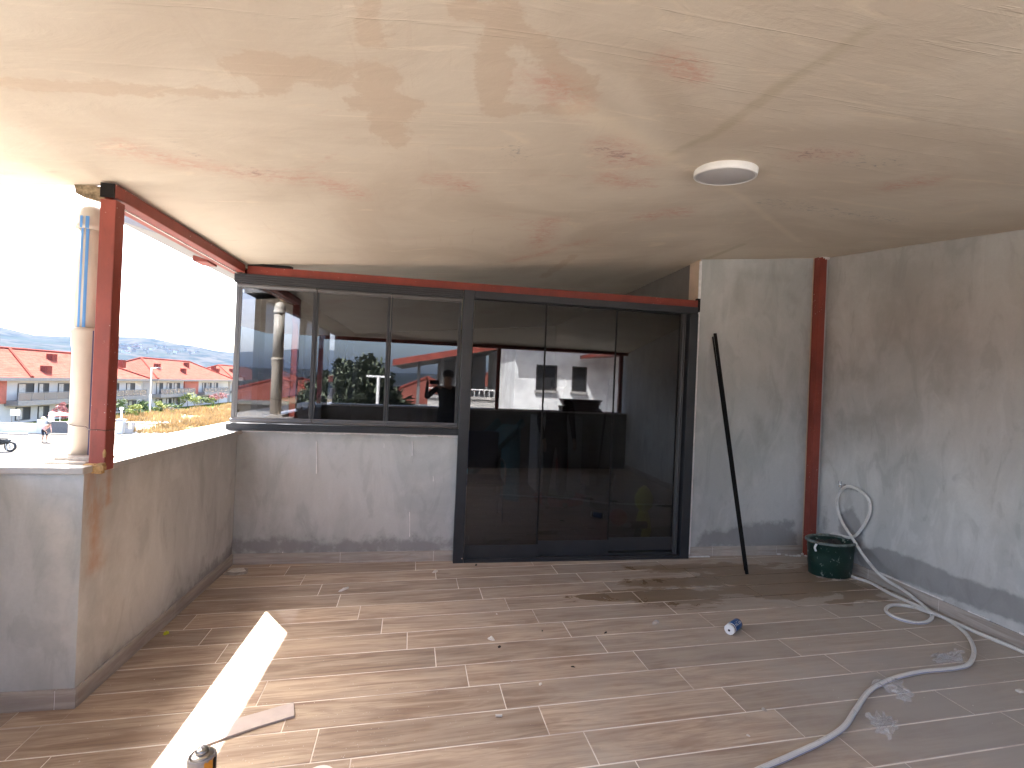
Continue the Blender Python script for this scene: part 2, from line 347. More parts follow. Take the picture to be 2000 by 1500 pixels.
# ------------------------------------------------------------------ mesh helpers
class MB:
    def __init__(s): s.v = []; s.f = []; s.mi = []; s.uv = {}
    def add(s, vs, fs, mi=0):
        o = len(s.v); s.v += [tuple(v) for v in vs]
        for f in fs: s.f.append(tuple(i + o for i in f)); s.mi.append(mi)
        return s
    def box(s, a, b, mi=0):
        x0, y0, z0 = a; x1, y1, z1 = b
        return s.add([(x0, y0, z0), (x1, y0, z0), (x1, y1, z0), (x0, y1, z0), (x0, y0, z1), (x1, y0, z1), (x1, y1, z1), (x0, y1, z1)],
                     [(0, 3, 2, 1), (4, 5, 6, 7), (0, 1, 5, 4), (1, 2, 6, 5), (2, 3, 7, 6), (3, 0, 4, 7)], mi)
    def bar(s, p, q, w, h, up=(0, 0, 1), mi=0):
        p = Vector(p); q = Vector(q); d = (q - p).normalized(); u = Vector(up)
        a = d.cross(u)
        if a.length < 1e-4: a = d.cross(Vector((1, 0, 0)))
        a.normalize(); b = a.cross(d).normalized()
        vs = []
        for c in (p, q):
            for sa, sb in ((-1, -1), (1, -1), (1, 1), (-1, 1)): vs.append(c + a * sa * w / 2 + b * sb * h / 2)
        return s.add(vs, [(3, 2, 1, 0), (4, 5, 6, 7), (0, 1, 5, 4), (1, 2, 6, 5), (2, 3, 7, 6), (3, 0, 4, 7)], mi)
    def tube(s, pts, r, seg=8, mi=0, cap=True, rs=None):
        pts = [Vector(p) for p in pts]; n = len(pts); ref = None; o = len(s.v)
        for i, p in enumerate(pts):
            d = (pts[min(i + 1, n - 1)] - pts[max(i - 1, 0)]).normalized()
            if ref is None: ref = Vector((0, 0, 1)) if abs(d.z) < .9 else Vector((1, 0, 0))
            a = (ref - d * ref.dot(d)).normalized(); ref = a; b = d.cross(a)
            rr = rs[i] if rs else r
            for k in range(seg):
                t = 2 * math.pi * k / seg; s.v.append(tuple(p + a * math.cos(t) * rr + b * math.sin(t) * rr))
        for i in range(n - 1):
            for k in range(seg):
                k2 = (k + 1) % seg; s.f.append((o + i * seg + k, o + i * seg + k2, o + (i + 1) * seg + k2, o + (i + 1) * seg + k)); s.mi.append(mi)
        if cap:
            s.f.append(tuple(o + k for k in reversed(range(seg)))); s.mi.append(mi)
            s.f.append(tuple(o + (n - 1) * seg + k for k in range(seg))); s.mi.append(mi)
        return s
    def lathe(s, prof, c=(0, 0, 0), seg=24, mi=0, axis=None, sx=1., sy=1.):
        o = len(s.v); c = Vector(c)
        rot = Vector((0, 0, 1)).rotation_difference(Vector(axis)) if axis is not None else None
        for r, z in prof:
            for k in range(seg):
                t = 2 * math.pi * k / seg; v = Vector((r * math.cos(t) * sx, r * math.sin(t) * sy, z))
                if rot: v = rot @ v
                s.v.append(tuple(c + v))
        for i in range(len(prof) - 1):
            for k in range(seg):
                k2 = (k + 1) % seg; s.f.append((o + i * seg + k, o + i * seg + k2, o + (i + 1) * seg + k2, o + (i + 1) * seg + k)); s.mi.append(mi)
        s.f.append(tuple(o + k for k in reversed(range(seg)))); s.mi.append(mi)
        s.f.append(tuple(o + (len(prof) - 1) * seg + k for k in range(seg))); s.mi.append(mi)
        return s
    def prism(s, poly, z0, z1, mi=0):
        n = len(poly); vs = [(x, y, z0) for x, y in poly] + [(x, y, z1) for x, y in poly]
        return s.add(vs, [tuple(reversed(range(n))), tuple(range(n, 2 * n))] + [(i, (i + 1) % n, n + (i + 1) % n, n + i) for i in range(n)], mi)
    def build(s, name, mat, parent=None, smooth=False, bevel=0., loc=None):
        me = bpy.data.meshes.new(name)
        vs = s.v
        if loc is not None: vs = [(v[0] - loc[0], v[1] - loc[1], v[2] - loc[2]) for v in vs]
        me.from_pydata(vs, [], s.f)
        for m in (mat if isinstance(mat, (list, tuple)) else [mat]): me.materials.append(M[m] if isinstance(m, str) else m)
        if len(me.materials) > 1: me.polygons.foreach_set('material_index', s.mi)
        if smooth: me.polygons.foreach_set('use_smooth', [True] * len(me.polygons))
        me.update()
        o = bpy.data.objects.new(name, me); COL.objects.link(o)
        if loc is not None: o.location = loc
        if parent is not None:
            o.parent = parent; o.matrix_parent_inverse = Matrix.Translation(-parent.location) if parent.type == 'EMPTY' and parent.rotation_euler.z == 0 else parent.matrix_basis.inverted()
        if bevel:
            b = o.modifiers.new('bevel', 'BEVEL'); b.width = bevel; b.segments = 2; b.limit_method = 'ANGLE'
        return o
def tag(o, label=None, cat=None, group=None, kind=None):
    if label: o['label'] = label
    if cat: o['category'] = cat
    if group: o['group'] = group
    if kind: o['kind'] = kind
    return o
def empty(name, loc, label, cat, group=None):
    o = bpy.data.objects.new(name, None); COL.objects.link(o); o.location = loc; o.empty_display_size = .2
    return tag(o, label, cat, group)
def struct(o): o['kind'] = 'structure'; return o
def copy_tree(o, parent=None):
    c = o.copy(); COL.objects.link(c)
    if parent is not None: c.parent = parent
    for ch in list(o.children): copy_tree(ch, c)
    return c
def curve_pts(pts, n=8):
    pts = [Vector(p) for p in pts]; out = []
    for i in range(len(pts) - 1):
        p0 = pts[max(i - 1, 0)]; p1 = pts[i]; p2 = pts[i + 1]; p3 = pts[min(i + 2, len(pts) - 1)]
        for k in range(n):
            t = k / n
            out.append(.5 * ((2 * p1) + (p2 - p0) * t + (2 * p0 - 5 * p1 + 4 * p2 - p3) * t * t + (3 * p1 - p0 - 3 * p2 + p3) * t ** 3))
    out.append(pts[-1]); return out
def text_mesh(name, body, size, mat, mw, parent=None, extrude=.0004):
    cu = bpy.data.curves.new('t', 'FONT'); cu.body = body; cu.size = size; cu.extrude = extrude; cu.align_x = 'CENTER'; cu.align_y = 'CENTER'
    o = bpy.data.objects.new('t', cu); COL.objects.link(o)
    dg = bpy.context.evaluated_depsgraph_get(); dg.update(); me = bpy.data.meshes.new_from_object(o.evaluated_get(dg))
    bpy.data.objects.remove(o); me.materials.clear(); me.materials.append(M[mat])
    t = bpy.data.objects.new(name, me); COL.objects.link(t)
    t.parent = parent
    t.matrix_basis = (parent.matrix_basis.inverted() @ mw) if parent is not None else mw
    return t
# stained grid: a fine sheet whose stains are stored as point attributes (shape of each stain in the sheet's own u,v)
def sdf(U, V, kind, pts, w):
    pts = np.array(pts, float); n = len(pts); d = np.full(U.shape, 1e9); ins = np.zeros(U.shape, bool)
    rngi = range(n if kind == 'poly' else n - 1)
    for i in rngi:
        a = pts[i]; b = pts[(i + 1) % n]; e = b - a; L = max((e ** 2).sum(), 1e-12)
        t = np.clip(((U - a[0]) * e[0] + (V - a[1]) * e[1]) / L, 0, 1)
        d = np.minimum(d, np.hypot(U - a[0] - t * e[0], V - a[1] - t * e[1]))
        if kind == 'poly':
            c = ((a[1] > V) != (b[1] > V)) & (U < (b[0] - a[0]) * (V - a[1]) / (b[1] - a[1] + 1e-12) + a[0]); ins ^= c
    return np.where(ins, -d, d) if kind == 'poly' else d - w / 2
def stained_sheet(name, us, vs, place, stains, mat, keep=None, flip=False):
    U, V = np.meshgrid(us, vs); X, Y, Z = place(U, V)
    nu, nv = len(us), len(vs)
    idx = np.arange(nu * nv).reshape(nv, nu)
    f = np.stack([idx[:-1, :-1], idx[:-1, 1:], idx[1:, 1:], idx[1:, :-1]], -1).reshape(-1, 4)
    if keep is not None:
        k = keep(U, V); kk = (k[:-1, :-1] & k[:-1, 1:] & k[1:, 1:] & k[1:, :-1]).reshape(-1); f = f[kk]
    if flip: f = f[:, ::-1]
    co = np.stack([X, Y, Z], -1).reshape(-1, 3)
    me = bpy.data.meshes.new(name); me.vertices.add(len(co)); me.vertices.foreach_set('co', co.ravel())
    me.loops.add(f.size); me.loops.foreach_set('vertex_index', f.ravel().astype(np.int32))
    me.polygons.add(len(f)); me.polygons.foreach_set('loop_start', (np.arange(len(f)) * 4).astype(np.int32))
    me.polygons.foreach_set('use_smooth', np.ones(len(f), bool))
    me.update(calc_edges=True); me.validate()
    acc = {}
    for (an, kind, pts, w, soft) in stains:
        d = sdf(U, V, kind, pts, w); val = np.clip(.5 - d / soft * .5, 0, 1)
        acc[an] = np.maximum(acc.get(an, 0), val)
    for an, val in acc.items():
        if len(me.vertices) == val.size:
            at = me.attributes.new(an, 'FLOAT', 'POINT'); at.data.foreach_set('value', val.ravel().astype(np.float32))
    me.materials.append(M[mat]); o = bpy.data.objects.new(name, me); COL.objects.link(o); return o
# ================================================================== TERRACE
YW = 4.29; XL = -1.605; XR = 3.93; XO = -1.98; YB = -.55; WH = 1.10; CT = 1.133
def zA(x): return 2.516 + .0982 * (x + 1.57)
def zB(x, y): return (2.4577 - .008 * x + .139 * y) / .99
def zc(x, y):
    a = zA(x); b = zB(x, y); k = .03
    h = np.clip(.5 + .5 * (b - a) / k, 0, 1); return b * (1 - h) + a * h - k * h * (1 - h)
nrm = Vector((-.0982, 0, 1)).normalized()
def ceil_px(px, py):
    r = ray(px, py); best = None
    tA = (zA(0) - EYE.z) / (r.z - .0982 * r.x); pA = EYE + r * tA
    n = Vector((.008, -.139, .99)); tB = (2.4577 - n.dot(EYE)) / n.dot(r); pB = EYE + r * tB
    return pA if zA(pA.x) <= zB(pA.x, pA.y) else pB
def cpoly(pts): return [tuple(ceil_px(*p)[:2]) for p in pts]
CS = [
 ('tan', 'poly', cpoly([(420, 122), (455, 102), (520, 95), (590, 108), (660, 128), (700, 150), (650, 160), (580, 165), (556, 188), (510, 188), (480, 158), (445, 145)]), 0, .15),
 ('tan', 'poly', cpoly([(690, 118), (720, 108), (750, 125), (768, 150), (772, 180), (830, 195), (840, 210), (800, 222), (802, 245), (795, 278), (770, 292), (745, 280), (730, 245), (720, 218), (675, 208), (672, 190), (700, 180)]), 0, .15),
 ('tan', 'line', cpoly([(715, 0), (722, 75)]), .07, .12), ('tan', 'line', cpoly([(722, 45), (785, 48)]), .02, .12),
 ('tan', 'line', cpoly([(965, 20), (958, 195)]), .10, .12), ('tan', 'line', cpoly([(960, 0), (980, 120)]), .05, .12),
 ('tan', 'line', cpoly([(945, 210), (1150, 215)]), .07, .12),
 ('tan', 'poly', cpoly([(850, 0), (1000, 0), (1060, 60), (1110, 110), (1150, 140), (1172, 175), (1165, 195), (1130, 192), (1080, 150), (1020, 90), (940, 50)]), 0, .15),
 ('tan', 'line', cpoly([(0, 165), (250, 178), (500, 185)]), .06, .12),
 ('tan', 'line', cpoly([(1120, 500), (1065, 540)]), .10, .12), ('olive', 'line', cpoly([(1450, 478), (1370, 510)]), .07, .05),
 ('olive', 'line', cpoly([(1310, 300), (1400, 260), (1480, 200), (1530, 165), (1640, 95), (1700, 55)]), .045, .05),
 ('red', 'poly', cpoly([(1285, 115), (1320, 100), (1360, 115), (1378, 140), (1370, 165), (1335, 155), (1300, 140)]), 0, .09),
 ('red', 'poly', cpoly([(1160, 275), (1200, 265), (1250, 290), (1285, 320), (1230, 328), (1180, 322)]), 0, .12),
 ('scuff', 'poly', cpoly([(1155, 288), (1200, 280), (1240, 300), (1225, 315), (1180, 305)]), 0, .1),
 ('red', 'line', cpoly([(1190, 350), (1240, 358)]), .12, .12), ('red', 'line', cpoly([(240, 290), (330, 315), (400, 325)]), .10, .14),
 ('red', 'line', cpoly([(430, 330), (540, 345), (620, 350), (700, 380)]), .09, .14), ('red', 'line', cpoly([(860, 350), (910, 365)]), .12, .12),
 ('red', 'line', cpoly([(1050, 480), (1075, 430)]), .12, .14), ('red', 'line', cpoly([(1270, 420), (1330, 415)]), .14, .14), ('red', 'line', cpoly([(1740, 365), (1800, 355)]), .14, .12),
 ('red', 'line', cpoly([(1560, 300), (1640, 305)]), .10, .12), ('scuff', 'line', cpoly([(1580, 300), (1735, 318)]), .10, .14), ('scuff', 'line', cpoly([(1550, 400), (1730, 430)]), .14, .2),
 ('scuff', 'line', cpoly([(1000, 290), (1010, 310)]), .08, .1), ('scuff', 'line', cpoly([(480, 332), (510, 336)]), .06, .1), ('scuff', 'line', cpoly([(1500, 395), (1560, 400)]), .12, .16),
 ('light', 'line', cpoly([(1130, 210), (1310, 308)]), .12, .12), ('light', 'line', cpoly([(1320, 315), (1450, 385), (1560, 470)]), .03, .05), ('light', 'line', cpoly([(1590, 385), (1790, 415)]), .025, .04), ('scuff', 'line', cpoly([(1120, 0), (1060, 0)]), .02, .05), ('red', 'line', cpoly([(1060, 160), (1130, 200)]), .10, .12), ('red', 'line', cpoly([(1000, 510), (1150, 470)]), .08, .12), ('scuff', 'line', cpoly([(330, 270), (385, 305)]), .015, .04), ('scuff', 'line', cpoly([(285, 230), (310, 243)]), .015, .03), ('light', 'line', cpoly([(0, 345), (150, 350)]), .1, .3),
 ('greyed', 'line', cpoly([(620, 360), (700, 385)]), .05, .12),
]
ceil_noise = lambda x, y: .0022 * np.sin(3.1 * x + 1.3 * np.sin(2.3 * y)) + .0015 * np.sin(7.3 * y + 2 * np.sin(3.7 * x))
gx = np.arange(-3.06, 4.02, .03); gy = np.arange(-.88, 9.99, .03)  # left overhang out of view is stretched to shrink the sun patch
ceiling = stained_sheet('ceiling', gx, gy, lambda U, V: (U, V, zc(U, V) + ceil_noise(U, V)), CS, 'ceiling',
                        keep=lambda U, V: (U > -1.625) | (V < 2.685), flip=True)
struct(ceiling)
# roof slab over the ceiling, its unseen left overhang widened to block sun
rb = MB(); rx = np.arange(-3.09, 4.3, .33); ry = [-.93, 0, 1.2, 2.4, 2.72, 3.5, 4.3, 5.5, 7, 8.5, 10.05]
for i in range(len(rx) - 1):
    for j in range(len(ry) - 1):
        x0, x1, y0, y1 = rx[i], rx[i + 1], ry[j], ry[j + 1]
        if y0 > 2.6 and x1 < -1.6: continue
        if y0 > 2.6: x0 = max(x0, -1.64)
        q = [(x0, y0), (x1, y0), (x1, y1), (x0, y1)]
        rb.add([(x, y, float(zc(x, y)) + .06) for x, y in q] + [(x, y, float(zc(x, y)) + .15) for x, y in q],
               [(0, 3, 2, 1), (4, 5, 6, 7), (0, 1, 5, 4), (1, 2, 6, 5), (2, 3, 7, 6), (3, 0, 4, 7)])
struct(rb.build('roof', 'soffit'))
# ---- floor
fl = MB().box((XO, YB, -.20), (XR, 4.40, -.0022)).build('floor', 'grout'); struct(fl)
tx = Vector((math.cos(TA), math.sin(TA))); ty = Vector((-math.sin(TA), math.cos(TA)))
def clip_poly(poly, x0, x1, y0, y1):
    for ax, lim, sgn in ((0, x0, 1), (0, x1, -1), (1, y0, 1), (1, y1, -1)):
        out = []
        for i in range(len(poly)):
            a = poly[i]; b = poly[(i + 1) % len(poly)]; da = (a[ax] - lim) * sgn; db = (b[ax] - lim) * sgn
            if da >= 0: out.append(a)
            if (da > 0) != (db > 0) and da * db < 0:
                t = da / (da - db); out.append((a[0] + (b[0] - a[0]) * t, a[1] + (b[1] - a[1]) * t))
        poly = out
        if len(poly) < 3: return None
    return poly
TL = 1.038; G = .0030
for k in range(-20, 11):
    v0 = 2.688 + .2 * k; sh = .202 - .163 * k
    for j in range(-6, 7):
        u0 = sh + TL * j
        cs = [(u0 + .0026, v0 + .0040), (u0 + TL - .0026, v0 + .0040), (u0 + TL - .0026, v0 + .2 - .0040), (u0 + .0026, v0 + .2 - .0040)]
        w = [tuple(tx * a + ty * b) for a, b in cs]
        xm_ = min(p[0] for p in w); ym_ = max(p[1] for p in w); extra = None
        if xm_ > -1.595 or ym_ < 2.53: pl = clip_poly(w, XO if ym_ < 2.53 else -1.595, XR, YB, YW + .03)
        else:
            pl = clip_poly(w, -1.595, XR, YB, YW + .03); extra = clip_poly(w, XO, -1.595, YB, 2.53)
            if not pl: pl, extra = extra, None
        if not pl: continue
        cx = sum(p[0] for p in pl) / len(pl); cy = sum(p[1] for p in pl) / len(pl)
        dz = random.uniform(-.0004, .0004); ins = .0015
        mb = MB(); n = len(pl)
        inner = [(cx + (x - cx) * (1 - ins / max(abs(x - cx), .02) if abs(x - cx) > .02 else 1), cy + (y - cy) * (1 - ins / max(abs(y - cy), .02) if abs(y - cy) > .02 else 1)) for x, y in pl]
        mb.add([(x, y, -.012) for x, y in pl] + [(x, y, -.0015 + dz) for x, y in pl] + [(x, y, dz) for x, y in inner],
               [(i, (i + 1) % n, n + (i + 1) % n, n + i) for i in range(n)] + [(n + i, n + (i + 1) % n, 2 * n + (i + 1) % n, 2 * n + i) for i in range(n)] + [tuple(range(2 * n, 3 * n))])
        if extra: mb.add([(x, y, dz) for x, y in extra], [tuple(range(len(extra)))])
        mb.build('floor_tile', 'tile', fl, loc=(cx, cy, 0))
# ---- walls
def wall_thing(name, label, cat='wall'): return empty(name, (0, 0, 0), label, cat)
def pz(pts, plane, c):   # photo points -> (u, v) in the wall's own plane
    return [((q.x, q.z) if plane == 'Y' else (q.y, q.z)) for q in [(onY if plane == 'Y' else onX)(*p, c) for p in pts]]
# low wall left (inner face at XL, running in depth)
lw = wall_thing('left_parapet', 'low cement plastered parapet running along the left edge, rust streaked under the red post')
ST = [('rust', 'line', pz([(178, 915), (176, 960), (180, 1010)], 'X', XL), .035, .06), ('rust', 'line', pz([(212, 912), (211, 980)], 'X', XL), .02, .05),
      ('rust', 'line', pz([(184, 915), (186, 1000), (186, 1100)], 'X', XL), .05, .12),
      ('dark', 'line', pz([(225, 935), (215, 1100), (212, 1220), (222, 1300)], 'X', XL), .10, .25), ('dark', 'line', pz([(185, 1050), (160, 1370)], 'X', XL), .06, .3),
      ('warm', 'poly', pz([(170, 930), (300, 900), (300, 1250), (160, 1400)], 'X', XL), 0, .5),
      ('damp', 'line', pz([(330, 1215), (380, 1160), (450, 1095)], 'X', XL), .22, .2), ('damp', 'line', pz([(205, 1300), (300, 1250)], 'X', XL), .1, .2)]
s_ = stained_sheet('plaster_face', np.linspace(2.53, YW, 60), np.linspace(0, WH, 38), lambda U, V: (XL + 0 * U, U, V), ST, 'plaster_dark'); s_.parent = lw
MB().box((XL - .30, 2.90, -.2), (XL - .002, 9.9, WH)).box((XL - .30, 2.532, -.2), (XL - .002, 2.90, WH - .001)).build('wall_core', 'plaster', lw)
cp = MB(); cp.box((XL - .35, 2.885, WH), (-1.565, 4.60, CT))
cp.box((-1.597, 2.676, WH), (-1.565, 2.8845, CT))
cp.build('coping', 'marble', lw, bevel=.004)
MB().box((XL - .35, 4.605, WH), (-1.585, 9.9, CT)).build('coping', 'marble', lw, bevel=.004)
# left return wall facing the camera
nw = wall_thing('return_parapet', 'low grey plastered parapet facing the viewer at the far left under the grey rain pipe')
s_ = stained_sheet('plaster_face', np.linspace(XO, XL, 30), np.linspace(0, WH, 38), lambda U, V: (U, 2.53 + 0 * U, V),
   [('pale', 'line', [(-1.66, .35), (-1.70, .9)], .04, .25)], 'plaster', flip=False); s_.parent = nw
MB().box((XO - .3, 2.532, -.2), (XL - .302, 2.85, WH)).build('wall_core', 'plaster', nw)
MB().box((XO - .35, 2.515, WH), (-1.60, 2.88, CT)).build('coping', 'marble', nw, bevel=.004)
ow = wall_thing('outer_parapet', 'low plastered parapet on the outer left side beyond the frame')
MB().box((XO - .3, YB - .3, -.2), (XO, 2.53, WH)).build('wall_core', 'plaster', ow)
MB().box((XO - .35, YB - .35, WH), (XO + .02, 2.51, CT)).build('coping', 'marble', ow)
bw = wall_thing('back_parapet', 'low plastered parapet behind the viewer, mirrored dark in the door glass')
MB().box((XO, YB - .3, -.2), (XR + .2, YB, WH)).build('wall_core', 'shade_toned_wall', bw)
MB().box((XO + .02, YB - .35, WH), (XR + .2, YB + .02, CT)).build('coping', 'marble', bw)
# sill wall under the window
sw = wall_thing('sill_wall', 'low cement plastered wall under the folding window with small white paint drips')
ST = [('damp', 'line', [(-1.55, .16), (-.9, .13), (.2, .14)], .12, .2), ('warm', 'poly', pz([(570, 850), (760, 850), (740, 940), (600, 940)], 'Y', YW), 0, .5),
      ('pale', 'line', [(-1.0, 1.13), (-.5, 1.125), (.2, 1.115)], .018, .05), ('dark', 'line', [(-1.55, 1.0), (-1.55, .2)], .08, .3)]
s_ = stained_sheet('plaster_face', np.linspace(XL, .262, 64), np.linspace(0, 1.135, 40), lambda U, V: (U, YW + .01 + 0 * U, V), ST, 'plaster'); s_.parent = sw
MB().box((XL, YW + .012, -.2), (.262, YW + .21, 1.13)).build('wall_core', 'plaster', sw)
for px, y0, y1 in ((618, 862, 925), (805, 862, 890), (618, 893, 900), (800, 1000, 1048), (846, 930, 940), (552, 1078, 1090), (750, 866, 874)):
    a = onY(px, y0, YW + .004); b = onY(px, y1, YW + .004)
    MB().tube([a, (a + b) / 2 + Vector((.002, 0, 0)), b], .003, 6, rs=[.0035, .0022, .0035]).build('paint_drip', 'filler', sw)
f_ = MB(); xs = np.linspace(-1.58, .25, 40)
for i in range(39):
    h = .006 + .022 * abs(noise.noise(Vector((xs[i] * 3, 0, 0)))); f_.box((xs[i], YW - .004, 1.128 - h), (xs[i + 1] + .004, YW + .012, 1.137))
f_.build('filler_seam', 'filler', sw)
f_ = MB(); zs = np.linspace(.10, 1.13, 24)
for i in range(23):
    w_ = .012 + .006 * noise.noise(Vector((0, 0, zs[i] * 6))); f_.box((.262 - .012, YW - .012, zs[i]), (.262 + w_, YW + .012, zs[i + 1] + .003))
f_.build('filler_edge', 'filler', sw)
# pillar
pl_ = wall_thing('pillar', 'tall grey plastered pillar between the dark glass door and the red corner post', 'pillar')
ST = [('damp', 'poly', [(2.62, .10), (2.70, .26), (2.95, .24), (3.1, .30), (3.35, .33), (3.6, .30), (3.72, .24), (3.76, .05)], 0, .12), ('damp', 'line', [(3.35, .28), (3.65, .30)], .08, .12),
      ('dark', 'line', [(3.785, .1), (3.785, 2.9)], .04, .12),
      ('dark', 'line', pz([(1440, 545), (1440, 580)], 'Y', YW), .03, .10), ('dark', 'line', pz([(1445, 535), (1540, 545)], 'Y', YW), .05, .12), ('dark', 'line', pz([(1540, 575), (1560, 590)], 'Y', YW), .06, .1),
      ('dark', 'line', pz([(1490, 730), (1520, 790)], 'Y', YW), .06, .2), ('dark', 'line', pz([(1480, 820), (1490, 860)], 'Y', YW), .08, .15), ('warm', 'poly', [(2.6, 1.9), (3.4, 1.9), (3.4, 2.9), (2.6, 2.9)], 0, .8)]
s_ = stained_sheet('plaster_face', np.linspace(2.552, 3.80, 44), np.linspace(0, 3.06, 104), lambda U, V: (U, YW + 0 * U, np.minimum(V, zc(U, YW) + .01)), ST, 'plaster'); s_.parent = pl_
MB().box((2.548, YW + .002, -.2), (XR, YW + .20, 3.10)).build('pillar_core', 'tanreveal', pl_)
f_ = MB(); zs = np.linspace(.02, 2.9, 60)
for i in range(59):
    w_ = .010 + .005 * noise.noise(Vector((3, 0, zs[i] * 5))); f_.box((2.538 - .003, YW - .007, zs[i]), (2.549 + w_, YW + .004, zs[i + 1] + .003))
f_.build('filler_edge', 'filler', pl_)
MB().box((2.53, YW - .04, .001), (2.75, YW - .015, .008)).build('filler_smear', 'filler', pl_)
# right wall
rw = wall_thing('right_wall', 'tall grey cement plastered wall on the right with a dark damp band along its foot')
ST = [('damp', 'poly', pz([(1668, 1075), (1720, 1068), (1800, 1095), (1850, 1120), (1900, 1135), (1990, 1165), (2100, 1215), (2100, 1250), (1990, 1218), (1900, 1185), (1800, 1150), (1750, 1130), (1700, 1150)], 'X', XR), 0, .06),
      ('damp', 'poly', pz([(1640, 1000), (1665, 990), (1690, 1040), (1680, 1080), (1640, 1080)], 'X', XR), 0, .08), ('damp', 'line', pz([(1610, 1000), (1605, 1080)], 'X', XR), .05, .15), ('damp', 'line', pz([(1640, 948), (1675, 958)], 'X', XR), .03, .06),
      ('warm', 'poly', [(4.2, 1.75), (2.2, 1.55), (0, 1.5), (0, 3), (4.2, 3.1)], 0, 1.0), ('dark', 'poly', pz([(1690, 500), (1860, 470), (1850, 700), (1720, 640)], 'X', XR), 0, .5),
      ('dark', 'line', pz([(1750, 560), (1745, 660)], 'X', XR), .08, .2), ('dark', 'line', pz([(1830, 640), (1850, 760)], 'X', XR), .1, .25), ('dark', 'line', pz([(1660, 725), (1700, 735)], 'X', XR), .12, .2),
      ('dark', 'line', pz([(1620, 520), (1612, 900)], 'X', XR), .10, .22), ('dark', 'line', pz([(1650, 830), (1760, 800)], 'X', XR), .16, .3), ('warm', 'line', pz([(1900, 860), (1960, 1000)], 'X', XR), .05, .3)]
s_ = stained_sheet('plaster_face', np.linspace(YB, YW, 150), np.linspace(0, 3.07, 90), lambda U, V: (XR + 0 * U, U, np.minimum(V, zc(XR + 0 * U, U) + .01)), ST, 'plaster_warm', flip=True); s_.parent = rw
MB().box((XR + .002, YB - .35, -.2), (XR + .2, YW + .2, 3.10)).build('wall_core', 'plaster', rw)
f_ = MB(); ys = np.linspace(1.4, 3.55, 50)
for i in range(49):
    if noise.noise(Vector((ys[i] * 4, 3, 0))) < -.1: continue
    h = .008 + .03 * abs(noise.noise(Vector((ys[i] * 2.5, 9, 0)))); f_.box((XR - .011, ys[i], .094), (XR + .001, ys[i + 1] + .003, .094 + h))
f_.build('filler_seam', 'filler', rw)
# ---- skirting tiles
def skirt(parent, pts_from, pts_to, cuts, nrm_, h=.092, t=.011):
    a = Vector(pts_from); b = Vector(pts_to); d = (b - a); L = d.length; d.normalize(); n = Vector(nrm_)
    cs = [0] + [c for c in cuts if 0 < c < L] + [L]
    for i in range(len(cs) - 1):
        p = a + d * (cs[i] + .0015); q = a + d * (cs[i + 1] - .0015)
        c = [(p.x, p.y), (q.x, q.y), (q.x + n.x * t, q.y + n.y * t), (p.x + n.x * t, p.y + n.y * t)]
        cr = (c[1][0] - c[0][0]) * (c[2][1] - c[1][1]) - (c[1][1] - c[0][1]) * (c[2][0] - c[1][0])
        if cr < 0: c = c[::-1]
        MB().prism(c, 0, h).build('skirting_tile', 'skirt', parent, bevel=.0015)
    for c_ in cs[1:-1]:
        p = a + d * c_; q = p + n * (t - .002) + d * .003; p2 = p - d * .003
        MB().box((min(p2.x, q.x), min(p2.y, q.y), 0), (max(p2.x, q.x), max(p2.y, q.y), h - .004)).build('skirting_joint', 'filler', parent)
def V3(x, y): return Vector((x, y, 0))
skirt(sw, V3(-1.592, YW + .008), V3(.25, YW + .008), [.86, 1.66], V3(0, -1))
skirt(pl_, V3(2.555, YW - .001), V3(3.80, YW - .001), [.24, .95], V3(0, -1))
skirt(lw, V3(XL + .001, 2.53), V3(XL + .001, YW), [.86], V3(1, 0))
skirt(nw, V3(XO, 2.531), V3(-1.592, 2.531), [.3], V3(0, -1))
skirt(rw, V3(XR - .001, YB), V3(XR - .001, YW), [.6, 1.2, 1.8, 2.4, 3.0, 3.6, 4.2, 4.8], V3(-1, 0))
# ---- red steel
post = empty('corner_post', (-1.60, 2.635, CT), 'red primed square steel post standing on the left parapet corner beside the rain pipe', 'post')
MB().box((-1.635, 2.602, CT - .03), (-1.565, 2.672, 2.43)).build('shaft', 'red', post, bevel=.004)
fb = MB(); random.seed(3)
for i in range(26):
    x = random.uniform(-1.645, -1.565); s = random.uniform(.006, .014); z = CT - .03 + random.uniform(0, .03)
    fb.box((x - s, 2.585 - s * .6, z - s), (x + s, 2.60 + s * .3, z + s * .8))
fb.build('mortar_lump', 'foam', post, bevel=.003)
MB().lathe([(.006, -.02), (.008, 0), (.003, .018)], (-1.566, 2.601, 1.19), 8).build('mortar_drip', 'foam', post)
eb = empty('eave_beam', (-1.60, 2.6, 2.45), 'dark red steel beam under the ceiling edge running from the left post to the window', 'beam')
MB().box((-1.632, 2.60, 2.440), (-1.567, 4.215, 2.506)).build('beam_tube', 'red', eb, bevel=.004)
MB().box((-1.630, 2.592, 2.436), (-1.569, 2.599, 2.504)).build('end_cap', 'black', eb)
MB().box((-1.642, 2.70, 2.436), (-1.634, 4.5, 2.474)).build('sealant_strip', 'white', eb)
MB().box((-1.700, 2.70, 2.443), (-1.644, 4.5, 2.480)).build('outer_rail', 'red', eb, bevel=.003)
MB().box((-1.80, 3.86, 2.430), (-1.702, 4.02, 2.470)).build('bracket', 'red', eb)
fa = empty('roof_fascia', (-1.85, 3.5, 2.47), 'white overhanging fascia board outside the red eave beam', 'fascia')
